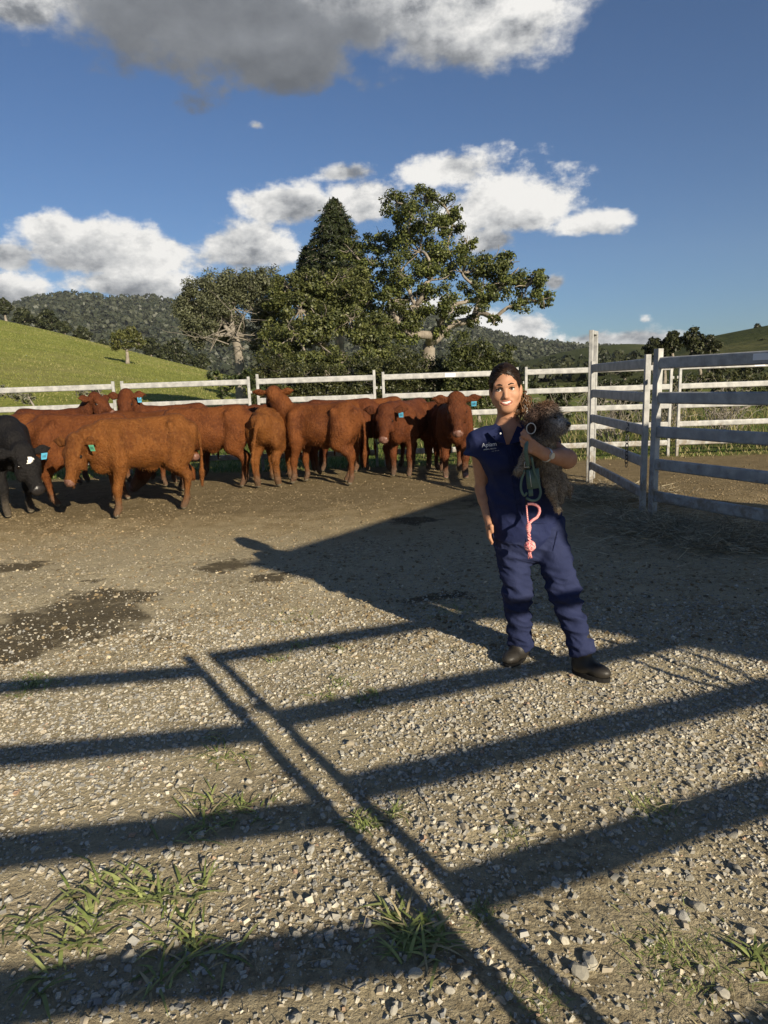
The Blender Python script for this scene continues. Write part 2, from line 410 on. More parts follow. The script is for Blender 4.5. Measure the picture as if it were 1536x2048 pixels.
# ------------------------------------------------------------------ ground
FENCE_Y = 13.2
PATCH = [(130, 1245, 190, 45), (30, 1300, 120, 28), (455, 1130, 62, 12), (540, 1157, 48, 10), (40, 1132, 60, 10), (190, 1160, 24, 6), (225, 1195, 110, 18),
         (1010, 1000, 90, 14), (830, 1040, 60, 10), (880, 1195, 90, 10), (330, 1275, 60, 10)]
def ground_extra(b, V, c, p):
    sp = b.n('ShaderNodeSeparateXYZ'); b.put(sp.inputs[0], V); x, y = sp.outputs[0], sp.outputs[1]
    n = b.noise(V, 1.3, 5, .6); nf = b.noise(V, 22, 6, .7); nm = b.noise(V, 5, 5, .65)
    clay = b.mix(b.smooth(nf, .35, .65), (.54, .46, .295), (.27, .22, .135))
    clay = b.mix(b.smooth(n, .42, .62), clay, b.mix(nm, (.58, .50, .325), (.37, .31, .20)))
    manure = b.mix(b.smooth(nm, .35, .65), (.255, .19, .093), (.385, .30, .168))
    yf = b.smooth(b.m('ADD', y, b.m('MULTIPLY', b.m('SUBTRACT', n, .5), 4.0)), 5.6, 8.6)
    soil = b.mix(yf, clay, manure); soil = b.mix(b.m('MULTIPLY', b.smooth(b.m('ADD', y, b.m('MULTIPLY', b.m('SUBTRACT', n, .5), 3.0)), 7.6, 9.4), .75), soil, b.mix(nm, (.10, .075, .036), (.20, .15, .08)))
    wv = b.noise(V, 6, 4, .6, out='Color'); vv = b.v('ADD', V, b.v('SCALE', b.v('SUBTRACT', wv, (.5, .5, .5)), .55))
    s2 = b.n('ShaderNodeSeparateXYZ'); b.put(s2.inputs[0], vv); acc = None
    for (px, py, rx, ry) in PATCH:
        g0 = gnd(px, py); gx = abs(gnd(px+rx, py)[0]-g0[0]); gy = abs(gnd(px, py-ry)[1]-g0[1])
        dx = b.m('DIVIDE', b.m('SUBTRACT', s2.outputs[0], g0[0]), gx); dy = b.m('DIVIDE', b.m('SUBTRACT', s2.outputs[1], g0[1]), gy)
        r = b.m('ADD', b.m('MULTIPLY', dx, dx), b.m('MULTIPLY', dy, dy)); acc = r if acc is None else b.m('MINIMUM', acc, r)
    pm = b.m('MULTIPLY', b.m('SUBTRACT', 1.0, b.smooth(b.m('ADD', acc, b.m('MULTIPLY', b.m('SUBTRACT', nm, .5), 2.6)), .3, 1.15)), .82)
    soil = b.mix(pm, soil, (.055, .042, .024))
    ng = b.noise(V, .6, 6, .65)
    grass = b.mix(b.smooth(ng, .35, .65), (.085, .125, .024), (.20, .20, .055))
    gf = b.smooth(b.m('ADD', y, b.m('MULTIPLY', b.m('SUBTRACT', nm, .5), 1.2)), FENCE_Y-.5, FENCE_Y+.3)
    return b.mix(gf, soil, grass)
def spaced(segs):
    o = [segs[0][0]]
    for a, b, st in segs: k = max(1, int(round((b-a)/st))); o += list(a+(b-a)*np.arange(1, k+1)/k)
    return np.array(o)
gx = spaced([(-1400, -300, 275), (-300, -40, 40), (-40, -12, 4), (-12, -3.6, .22), (-3.6, 3.8, .04), (3.8, 12, .22), (12, 40, 4), (40, 300, 40), (300, 1400, 275)])
gy = spaced([(-300, -40, 65), (-40, -2, 4), (-2, 1.2, .3), (1.2, 6.5, .04), (6.5, 14, .1), (14, 40, 2), (40, 300, 26), (300, 1400, 275)])
GX, GY = np.meshgrid(gx, gy, indexing='ij')
def ground_z(x, y):
    p = np.stack([x, y, np.zeros_like(x)], -1)
    far = 1/(1+np.maximum(y-14, 0)*.2+np.maximum(np.abs(x)-14, 0)*.2)
    return (.010*wob(p, .9, 0)+.006*wob(p, 3.1, 1)+.0035*wob(p, 11, 2))*far
GZ = ground_z(GX, GY)
Vg = np.stack([GX, GY, GZ], -1).reshape(-1, 3); nyy = len(gy)
ii, jj = np.meshgrid(np.arange(len(gx)-1), np.arange(nyy-1), indexing='ij'); q0 = (ii*nyy+jj).ravel()
Fg = np.stack([q0, q0+nyy, q0+nyy+1, q0+1], 1)
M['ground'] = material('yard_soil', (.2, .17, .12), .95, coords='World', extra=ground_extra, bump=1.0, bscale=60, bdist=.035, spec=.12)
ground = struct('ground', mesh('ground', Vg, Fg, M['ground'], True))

# ------------------------------------------------------------------ gravel
ico_v = np.array([[0, 0, 1], [.89, 0, .45], [.28, .85, .45], [-.72, .53, .45], [-.72, -.53, .45], [.28, -.85, .45], [.72, .53, -.45], [-.28, .85, -.45], [-.89, 0, -.45], [-.28, -.85, -.45], [.72, -.53, -.45], [0, 0, -1]])
ico_f = np.array([[0, 1, 2], [0, 2, 3], [0, 3, 4], [0, 4, 5], [0, 5, 1], [1, 6, 2], [2, 7, 3], [3, 8, 4], [4, 9, 5], [5, 10, 1], [6, 7, 2], [7, 8, 3], [8, 9, 4], [9, 10, 5], [10, 6, 1], [11, 7, 6], [11, 8, 7], [11, 9, 8], [11, 10, 9], [11, 6, 10]])
cub_v = np.array([[-.8, -.6, -.6], [.9, -.7, -.5], [.7, .8, -.6], [-.7, .7, -.7], [-.5, -.7, .6], [.6, -.5, .7], [.5, .6, .5], [-.8, .5, .8]])
cub_f = np.array([[0, 2, 1], [0, 3, 2], [4, 5, 6], [4, 6, 7], [0, 1, 5], [0, 5, 4], [1, 2, 6], [1, 6, 5], [2, 3, 7], [2, 7, 6], [3, 0, 4], [3, 4, 7]])
def stone_cols(N, g):
    base = np.array([[.48, .45, .37], [.41, .385, .325], [.34, .33, .295], [.53, .49, .395], [.45, .39, .29]])[g.integers(0, 5, N)]
    base = base*g.uniform(.62, 1.05, (N, 1))
    odd = g.random(N) < .012; base[odd] = [.36, .25, .17]
    return base
def gravel_points(N, g, ylo, yhi, pw):
    """points over the visible yard, thinning out with distance"""
    y = ylo*(yhi/ylo)**(g.random(N)**pw); x = (g.random(N)*2-1)*(y*.66+.35)+.02*y
    return x, y
gr = np.random.default_rng(11)
def scatter(N, ylo, yhi, pw, smin, smax, base_v, base_f, sink):
    x, y = gravel_points(N, gr, ylo, yhi, pw)
    dn = wob(np.stack([x, y, 0*x], -1), .45, 3)+.6*wob(np.stack([x, y, 0*x], -1), 1.3, 1)
    keep = gr.random(N) < np.clip(.72+.42*dn, .16, 1)*np.clip(1.25-(y-5.5)*.075, .4, 1)
    pm = np.zeros(N, bool)
    for (px, py, rx, ry) in PATCH[:5]:
        g0 = gnd(px, py); ax_ = abs(gnd(px+rx, py)[0]-g0[0]); ay_ = abs(gnd(px, py-ry)[1]-g0[1]); pm |= ((x-g0[0])/ax_)**2+((y-g0[1])/ay_)**2 < .8
    keep &= ~(pm & (gr.random(N) < .75)); x, y = x[keep], y[keep]; N = len(x)
    s = smin+(smax-smin)*gr.random(N)**3.2*np.where(gr.random(N) < .06, 1.35, 1)
    Mx = randrot(N, gr)*s[:, None, None]
    sc = np.stack([np.ones(N), gr.uniform(.6, 1, N), gr.uniform(.45, .8, N)], 1)
    Mx = Mx*sc[:, None, :]
    fl = np.diag([1, 1, .72]); Mx = np.einsum('ij,njk->nik', fl, Mx)
    T = np.stack([x, y, ground_z(x, y)+s*sink], 1)
    v, f = stamp(base_v, base_f, Mx, T)
    v += (wob(v, 40, 2)*.0025)[:, None]*np.array([1, .6, .5])
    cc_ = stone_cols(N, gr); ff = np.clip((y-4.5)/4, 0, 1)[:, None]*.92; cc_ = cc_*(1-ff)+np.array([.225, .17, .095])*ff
    return v, f, np.repeat(cc_, len(base_v), 0)
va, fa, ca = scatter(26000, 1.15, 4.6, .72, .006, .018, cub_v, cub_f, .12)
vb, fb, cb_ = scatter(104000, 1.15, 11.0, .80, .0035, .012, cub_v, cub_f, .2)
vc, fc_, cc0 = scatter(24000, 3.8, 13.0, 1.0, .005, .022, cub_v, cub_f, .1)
cm = np.repeat(np.random.default_rng(2).uniform(.55, 1.25, (len(vc)//8, 1)), 8, 0)
stuff('dirt_clods', mesh('dirt_clods', vc, fc_, M['stone'], False, np.where(np.repeat((np.random.default_rng(4).random((len(vc)//8, 1)) < .35) & (vc[::8, 1:2] < 6.5), 8, 0), np.array([.40, .34, .23]), np.array([.225, .17, .095]))*cm), 'small brown clods of trampled dirt and dung across the yard', 'dirt')
gv = np.concatenate([va, vb]); gf_ = np.concatenate([fa, fb+len(va)]); gc = np.concatenate([ca, cb_])
stuff('gravel', mesh('gravel', gv, gf_, M['stone'], False, gc), 'crushed grey and beige gravel spread over the dirt yard', 'gravel')
# larger stones one can pick out: pieces of the ground
def subdiv(v, f):
    v = [np.array(p, float) for p in v]; mp = {}; out = []
    def mid_(a, b):
        k = (min(a, b), max(a, b))
        if k not in mp: p = (v[a]+v[b])/2; v.append(p/np.linalg.norm(p)); mp[k] = len(v)-1
        return mp[k]
    for a, b, c in f: ab, bc, ca2 = mid_(a, b), mid_(b, c), mid_(c, a); out += [[a, ab, ca2], [b, bc, ab], [c, ca2, bc], [ab, bc, ca2]]
    return np.array(v), np.array(out)
variants = []
for k in range(14):
    vs, fs = subdiv(ico_v, ico_f); dd = gr.normal(size=(9, 3)); dd /= np.linalg.norm(dd, axis=1)[:, None]; lim = gr.uniform(.55, .95, 9)
    for q_, l_ in zip(dd, lim): t_ = vs@q_; vs = vs-np.maximum(t_-l_, 0)[:, None]*q_      # broken faces
    vs = vs*np.array([1, gr.uniform(.65, .95), gr.uniform(.5, .75)])*(1+.05*gr.normal(size=(len(vs), 1)))
    variants.append(mesh('stone', vs, fs, M['stone'], False, np.tile(stone_cols(1, gr)*.92, (len(vs), 1))))
big = [(205, 1845, .026), (42, 1862, .024), (255, 1912, .030), (830, 1950, .030), (1180, 1925, .036), (1160, 1945, .034), (1395, 1810, .030), (1340, 1825, .024), (1368, 1835, .026), (1445, 1985, .028), (1475, 1735, .020), (1515, 1745, .022),
       (1135, 1560, .022), (735, 1850, .026), (1185, 1685, .020), (985, 1665, .026), (1500, 1860, .024), (1130, 1885, .02), (720, 1675, .022), (1097, 1545, .017), (145, 1830, .024), (480, 1735, .02), (620, 1700, .026), (340, 1690, .02), (295, 1665, .024), (1000, 1955, .022)]
for k in range(230):
    y = 1.3*(5.0/1.3)**gr.random(); x = (gr.random()*2-1)*y*.6
    big.append((x, y, gr.uniform(.016, .026) if y > 2 else gr.uniform(.012, .021), 1))
for k, bg_ in enumerate(big):
    p = gnd(bg_[0], bg_[1]) if len(bg_) == 3 else np.array([bg_[0], bg_[1], 0])
    o = link('stone', variants[k % 14], ground, (p[0], p[1], float(ground_z(np.array(p[0]), np.array(p[1])))+bg_[2]*.22))
    o.scale = (bg_[2]*.85,)*3; o.rotation_euler = (gr.normal()*.35, gr.normal()*.35, gr.random()*6.28)

# ------------------------------------------------------------------ weeds, straw, paddock grass
def blades(P, az_, L, w, lean, col, g):
    """arched grass blades: 4-segment strips"""
    N = len(P); d = np.stack([np.cos(az_), np.sin(az_), np.zeros(N)], 1); side = np.stack([-np.sin(az_), np.cos(az_), np.zeros(N)], 1)
    rows = []; prof = [.55, 1, .9, .6]
    for i in range(4):
        t = i/4; c = P+d*(L*(lean*t+.25*t*t))[:, None]; c[:, 2] += L*t*(1-lean*.75*t)*np.sqrt(np.maximum(1-lean*lean*.6, .1))
        ww = side*(w*prof[i]*.5)[:, None]; rows += [c-ww, c+ww]
    c = P+d*(L*(lean+.25))[:, None]; c[:, 2] += L*(1-lean*.75)*np.sqrt(np.maximum(1-lean*lean*.6, .1)); rows.append(c)
    V = np.stack(rows, 1).reshape(-1, 3)
    f = np.array([[0, 1, 3], [0, 3, 2], [2, 3, 5], [2, 5, 4], [4, 5, 7], [4, 7, 6], [6, 7, 8]])[None]+(np.arange(N)*9)[:, None, None]
    return V, f.reshape(-1, 3), np.repeat(col, 9, 0)
def gcol(N, g, lo=(.13, .17, .045), hi=(.37, .41, .15)):
    t = g.random((N, 1)); return np.array(lo)*(1-t)+np.array(hi)*t
TUFTS = [  # px, py, radius px, blades, length m, width m, label
    (445, 1625, 75, 70, .11, .009, 'broad-bladed weed clump crossed by a rail shadow at mid-left'),
    (195, 1775, 55, 34, .12, .012, 'broad-bladed weed clump in sun left of the post shadows'),
    (320, 1790, 62, 46, .12, .012, 'sprawling weed clump just right of another at lower left'),
    (385, 1890, 70, 60, .11, .011, 'dense weed clump half in shadow at lower left'),
    (110, 1915, 65, 44, .12, .012, 'leafy weed clump in the bottom left corner'),
    (20, 1850, 45, 22, .10, .010, 'small weed clump at the left edge near the bottom'),
    (840, 1872, 65, 95, .11, .011, 'dark green weed clump between the two post shadows'),
    (435, 1500, 62, 34, .10, .009, 'flat thin weed patch above the second rail shadow'),
    (690, 1375, 55, 46, .09, .008, 'low weed patch on gravel left of the boots'),
    (625, 1310, 55, 36, .09, .008, 'small weed patch under the upper rail shadow'),
    (1330, 1610, 55, 42, .07, .005, 'fine grass tuft on gravel at right'),
    (975, 1800, 30, 46, .05, .003, 'tiny bright grass tuft right of the post shadows'),
    (1390, 1905, 120, 150, .06, .004, 'loose patch of short fine grass at lower right'),
    (1080, 1990, 60, 40, .05, .003, 'sparse fine grass tuft near the bottom edge'),
    (1030, 1690, 40, 40, .05, .003, 'small fine grass tuft beside pale stones'),
    (90, 1365, 58, 60, .08, .008, 'weed patch lying in the top rail shadow at the left edge'),
    (880, 1225, 60, 50, .07, .006, 'short weed patch in shade left of the woman'),
    (555, 1220, 60, 30, .07, .006, 'thin weed patch on gravel in the middle of the yard'),
    (750, 1640, 50, 40, .08, .008, 'weed patch where a rail shadow crosses the right post shadow'),
    (1525, 1925, 30, 26, .10, .012, 'weed clump at the right edge near the bottom'),
]
for (px, py, rp, nb_, L, w, lab) in TUFTS:
    c = gnd(px, py); rx = abs(gnd(px+rp, py)[0]-c[0])
    g = np.random.default_rng(int(px*7+py)); k = 1 if w < .007 else (3 if w < .0085 else 7)
    cen = np.stack([g.normal(size=k)*rx*.6, g.normal(size=k)*rx*.6], 1); ci = g.integers(0, k, int(nb_*(1.4 if w >= .0085 else 2.6)))
    N = len(ci); sp = rx*(.26 if k > 1 else .5)
    P = np.stack([cen[ci, 0]+g.normal(size=N)*sp, cen[ci, 1]+g.normal(size=N)*sp, np.zeros(N)], 1)
    P[:, 2] = ground_z(P[:, 0]+c[0], P[:, 1]+c[1])-.004
    v, f, cc = blades(P, g.random(N)*6.28, L*g.uniform(.35, 1.0, N), w*g.uniform(.5, 1.05, N), g.uniform(.6, 1.15, N), np.where(g.random((N, 1)) < .16, gcol(N, g, (.3, .25, .13), (.5, .43, .25)), gcol(N, g)), g)
    o = link('weed_clump', mesh('weed_clump', v, f, M['grassb'], False, cc), None, (c[0], c[1], 0)); tag(o, lab, 'weed', 'weeds growing through the gravel')
    if w < .007: o['kind'] = 'stuff'
# scattered short grass between the stones
g = np.random.default_rng(21); N = 9000
x, y = gravel_points(N, g, 1.15, 6.5, .8); dn = wob(np.stack([x, y, 0*x], -1), .6, 2); kp = (dn+g.normal(size=N)*.35 > .55) & ((x > .1) | (g.random(N) < .3)); x, y = x[kp], y[kp]; N = len(x)
P = np.stack([x, y, ground_z(x, y)-.003], 1)
v1, f1, c1 = blades(P, g.random(N)*6.28, g.uniform(.015, .045, N), g.uniform(.0015, .0035, N), g.uniform(.3, .9, N), gcol(N, g, (.07, .09, .025), (.26, .23, .10)), g)
stuff('short_grass', mesh('short_grass', v1, f1, M['grassb'], False, c1), 'sparse short grass growing between the gravel', 'grass')
# straw by the right-hand panels
g = np.random.default_rng(22); N = 5200
st = []
for (px, py, sx, sy, k) in [(1210, 990, .6, .6, 2600), (1340, 1060, .55, .4, 3400), (1470, 1090, .5, .35, 3400), (1260, 1040, .4, .3, 1600), (1150, 985, .3, .4, 900), (1400, 1075, 1.0, .8, 2200)]:
    c = gnd(px, py); st.append(np.stack([c[0]+g.normal(size=k)*sx*.6, c[1]+g.normal(size=k)*sy*.6, g.random(k)**2*.09+.006], 1))
P = np.concatenate(st); N = len(P); d = g.normal(size=(N, 3)); d[:, 2] = np.abs(d[:, 2])*.22; d /= np.linalg.norm(d, axis=1)[:, None]
v2, f2, k2 = strands(P, d, g.uniform(.06, .22, N), np.full(N, .0055), g.normal(size=(N, 3))*.15*np.array([1, 1, .3]), g, 3)
stuff('straw', mesh('straw', v2, f2, M['straw'], False, np.repeat(gcol(N, g, (.16, .13, .08), (.52, .45, .31)), k2, 0)), 'dry straw littered at the foot of the right-hand panels', 'straw')
g = np.random.default_rng(23); N = 900; x, y = gravel_points(N, g, 1.2, 6, .8); d = g.normal(size=(N, 3)); d[:, 2] = .02; d /= np.linalg.norm(d, axis=1)[:, None]
v2, f2, k2 = strands(np.stack([x, y, ground_z(x, y)+.012], 1), d, g.uniform(.02, .09, N), np.full(N, .003), g.normal(size=(N, 3))*.3*np.array([1, 1, .05]), g, 3)
stuff('dry_stalks', mesh('dry_stalks', v2, f2, M['straw'], False, np.repeat(gcol(N, g, (.2, .16, .1), (.45, .38, .25)), k2, 0)), 'dry stalks lying scattered on the gravel', 'straw')
# paddock grass beyond the fence
g = np.random.default_rng(24); N = 21000
y = FENCE_Y-.25+g.random(N)**1.7*14; x = -11+g.random(N)*25
rightness = np.clip((x-.5)/4, 0, 1)
L = (.07+.26*g.random(N)*np.clip((y-FENCE_Y)/1.2, .15, 1))*(1+1.1*rightness*np.clip((y-FENCE_Y-.3)/2, 0, 1))
P = np.stack([x, y, np.zeros(N)-.01], 1); dry = (g.random(N) < .25+.4*rightness)[:, None]
cc = np.where(dry, gcol(N, g, (.24, .2, .09), (.42, .36, .17)), gcol(N, g, (.06, .11, .018), (.17, .22, .045)))
v3, f3, c3 = blades(P, g.random(N)*6.28, L, .008+.012*g.random(N), g.uniform(.1, .75, N), cc, g)
stuff('paddock_grass', mesh('paddock_grass', v3, f3, M['grassb'], False, c3), 'tall green and dry grass growing behind the far fence', 'grass')

# ------------------------------------------------------------------ hills
def hill(name, prof, r0, rc, mat, pw=1.25, nr=34, seed=0, rough=0.0, back=1.35, step=6):
    """terrain ridge: prof = silhouette pixels; foot at r0, crest at rc"""
    xs = np.array([p[0] for p in prof], float); ys = np.array([p[1] for p in prof], float)
    px = np.arange(xs[0], xs[-1]+.1, step); py = np.interp(px, xs, ys)
    ker = np.hanning(9); ker /= ker.sum(); py = np.convolve(np.pad(py, 4, 'edge'), ker, 'valid')
    A = np.array([azel(a, b) for a, b in zip(px, py)]); azs, els = A[:, 0], A[:, 1]
    ts = np.concatenate([np.linspace(0, 1, nr), np.linspace(1, back, 7)[1:]])
    rows = []
    for t in ts:
        r = r0+(rc-r0)*t; crest = np.tan(els)*rc+CAM_H
        z = crest*t**pw if t <= 1 else crest*(1-((t-1)/(back-1))**2*.5)
        z = z+(-.6 if t == 0 else 0)
        p = np.stack([np.sin(azs)*r, np.cos(azs)*r, z], 1)
        if rough: p[:, 2] += rough*wob(p/ (rc*.12), .8, seed % 4)*t*(1 if t < .93 else .25)
        rows.append(p)
    n, m = len(rows), len(px); V = np.concatenate(rows)
    a, b = np.meshgrid(np.arange(n-1), np.arange(m-1), indexing='ij'); q = (a*m+b).ravel(); Fh = np.stack([q, q+1, q+m+1, q+m], 1)
    o = struct(name, mesh(name, V, Fh, mat, True))
    return o, np.stack(rows)   # (n, m, 3)
def hill_extra(ca, cb2, sc):
    def ex(b, V, c, p):
        n = b.noise(V, sc, 8, .68); n2_ = b.noise(V, sc*.13, 4, .55); n3 = b.noise(V, sc*6, 5, .7)
        c = b.mix(b.smooth(n, .35, .66), ca, cb2)
        c = b.mix(b.m('MULTIPLY', b.smooth(n2_, .5, .68), .55), c, (.27, .235, .10))
        return b.mix(b.smooth(n3, .45, .75), c, b.mix(.5, c, (.055, .06, .018)))
    return ex
M['hillgrass'] = material('hill_grass', (.15, .17, .05), .95, coords='World', extra=hill_extra((.25, .265, .064), (.165, .19, .038), .35), bump=1, bscale=1.6, bdist=.35, spec=.05)
M['hilldark'] = material('hill_grass_shaded', (.08, .09, .03), .95, coords='World', extra=hill_extra((.062, .072, .022), (.04, .05, .015), .06), bump=1, bscale=.3, bdist=1.2, spec=.05)  # grass colour darkened to stand for cloud shade on the right-hand hills
M['woodfloor'] = material('wooded_slope', (.028, .034, .018), .95, (.05, .052, .03), .03, 6, coords='World')
H_left, HL = hill('grass_hill', [(-420, 560), (-200, 598), (-60, 626), (0, 640), (100, 662), (200, 688), (260, 702), (340, 722), (430, 744), (480, 757), (540, 768), (640, 779)], 30, 150, M['hillgrass'], 1.12, 40, 1, .35)
H_for, HF = hill('wooded_hill', [(-500, 660), (-200, 640), (0, 625), (60, 602), (130, 588), (200, 597), (240, 602), (300, 596), (350, 608), (420, 628), (560, 660), (700, 660), (780, 640), (830, 622), (880, 630), (940, 655), (1040, 681), (1140, 693), (1240, 702), (1400, 712), (1700, 712)], 380, 950, M['woodfloor'], 1.15, 26, 2, 2.0, step=10)
H_mid, HM = hill('rolling_hill', [(920, 752), (1000, 735), (1090, 712), (1170, 694), (1250, 687), (1320, 690), (1400, 684), (1540, 690), (1800, 700)], 120, 420, M['hilldark'], 1.2, 24, 3, 1.0, step=10)
H_right, HR = hill('grazing_hill', [(1190, 742), (1290, 712), (1360, 690), (1420, 674), (1480, 662), (1536, 651), (1640, 630), (1800, 600), (2000, 580)], 70, 230, M['hilldark'], 1.2, 24, 0, .5, step=10)

g = np.random.default_rng(29); n_, m__ = HL.shape[:2]; N = 42000
ia = g.random(N)**.8*38; ib = g.random(N)*(m__-2); i0, j0 = ia.astype(int), ib.astype(int); fa0, fb0 = (ia-i0)[:, None], (ib-j0)[:, None]
P = HL[i0, j0]*(1-fa0)*(1-fb0)+HL[i0+1, j0]*fa0*(1-fb0)+HL[i0, j0+1]*(1-fa0)*fb0+HL[i0+1, j0+1]*fa0*fb0
d = unit_rows(g.normal(size=(N, 3))*.45+[0, 0, 1]); dist = np.linalg.norm(P[:, :2], axis=1)
vh, fh, kh = strands(P-[0, 0, .03], d, g.uniform(.10, .24, N), .025+dist*.0006, g.normal(size=(N, 3))*.3, g, 2)
dry = (wob(P/9, .8, 1)+g.normal(size=N)*.5 > .5)[:, None]
stuff('hill_tussocks', mesh('hill_tussocks', vh, fh, M['grassb'], False, np.repeat(np.where(dry, gcol(N, g, (.22, .21, .07), (.31, .28, .11)), gcol(N, g, (.15, .165, .038), (.24, .245, .065))), kh, 0)), 'short green and straw-coloured pasture tussocks on the left hill', 'grass')
# woodland on the far ridge: crowns of big leaf faces, one mass
def crowns(P, rad, nleaf, g, lo, hi, lsz):
    N = len(P); K = nleaf
    d = g.normal(size=(N, K, 3)); d /= np.linalg.norm(d, axis=2)[..., None]; d[..., 2] = np.abs(d[..., 2])*.9-.25
    pos = P[:, None]+d*rad[:, None, None]*g.uniform(.7, 1.05, (N, K, 1))
    nrm = d+g.normal(size=(N, K, 3))*.35; nrm /= np.linalg.norm(nrm, axis=2)[..., None]
    u = np.cross(nrm, g.normal(size=(N, K, 3))); u /= np.linalg.norm(u, axis=2)[..., None]; w = np.cross(nrm, u)
    s = (rad[:, None, None]*lsz*g.uniform(.6, 1.2, (N, K, 1)))
    V = np.stack([pos-u*s, pos-w*s*.7, pos+u*s, pos+w*s*.7], 2).reshape(-1, 3)
    Fq = np.arange(len(V)).reshape(-1, 4)
    t = g.random((N, 1)); c = np.array(lo)*(1-t)+np.array(hi)*t; c = c[:, None]*g.uniform(.85, 1.15, (N, K, 1))
    return V, Fq, np.repeat(c.reshape(-1, 3), 4, 0)
def on_hill(G, N, g, tlo, thi, nr=26, bias=1.0):
    n, m = G.shape[:2]; a = (tlo+(thi-tlo)*g.random(N)**bias)*(nr-1); b = g.random(N)*(m-1)
    i, j = np.minimum(a.astype(int), n-2), np.minimum(b.astype(int), m-2); fa_, fb_ = (a-i)[:, None], (b-j)[:, None]
    return G[i, j]*(1-fa_)*(1-fb_)+G[i+1, j]*fa_*(1-fb_)+G[i, j+1]*(1-fa_)*fb_+G[i+1, j+1]*fa_*fb_
g = np.random.default_rng(31)
P = on_hill(HF, 5600, g, .12, 1.02); P[:, 2] += 2.5
rad = g.uniform(4.2, 8.5, len(P)); rad[P[:, 2] > 118] *= .8
v, f, cc = crowns(P, rad, 22, g, (.030, .038, .020), (.056, .062, .034), .34)
stuff('woodland', mesh('woodland', v, f, M['leaf'], False, cc), 'dense grey-green woodland covering the far ridge', 'woodland')
g = np.random.default_rng(32)
P = on_hill(HM, 260, g, .05, .5, 24); P = P[(P[:, 0] > 20)]; P[:, 2] += 1.0
v, f, cc = crowns(P, g.uniform(1.4, 3.0, len(P)), 34, g, (.02, .026, .01), (.05, .055, .022), .34)
stuff('hedgerow', mesh('hedgerow', v, f, M['leaf'], False, cc), 'dark scrub and hedgerow at the foot of the far hills', 'scrub')

# ------------------------------------------------------------------ trees
def leaf_faces(P, outw, g, l, w, lo, hi):
    """rhombic leaves at P, facing roughly outward/up"""
    N = len(P); nrm = outw*.6+g.normal(size=(N, 3))*.6+np.array([0, 0, .45]); nrm /= np.linalg.norm(nrm, axis=1)[:, None]
    u = np.cross(nrm, g.normal(size=(N, 3))); u /= np.linalg.norm(u, axis=1)[:, None]+1e-9; q = np.cross(nrm, u)
    s = g.uniform(.65, 1.25, (N, 1)); V = np.stack([P-u*l*s*.5, P-q*w*s*.5, P+u*l*s*.5, P+q*w*s*.5], 1).reshape(-1, 3)
    t = g.random((N, 1)); c = np.array(lo)*(1-t)+np.array(hi)*t
    return V, np.arange(4*N).reshape(-1, 4), np.repeat(c, 4, 0)
def bent(a, b, g, k=6, wig=.06, sag=0.0):
    a, b = np.asarray(a, float), np.asarray(b, float); t = np.linspace(0, 1, k)[:, None]; L = np.linalg.norm(b-a)
    p = a+(b-a)*t+np.sin(t*math.pi)*g.normal(size=3)*L*wig+np.sin(t*2*math.pi)*g.normal(size=3)*L*wig*.5
    p[:, 2] += (np.sin(t*math.pi)*sag*L)[:, 0]
    return p
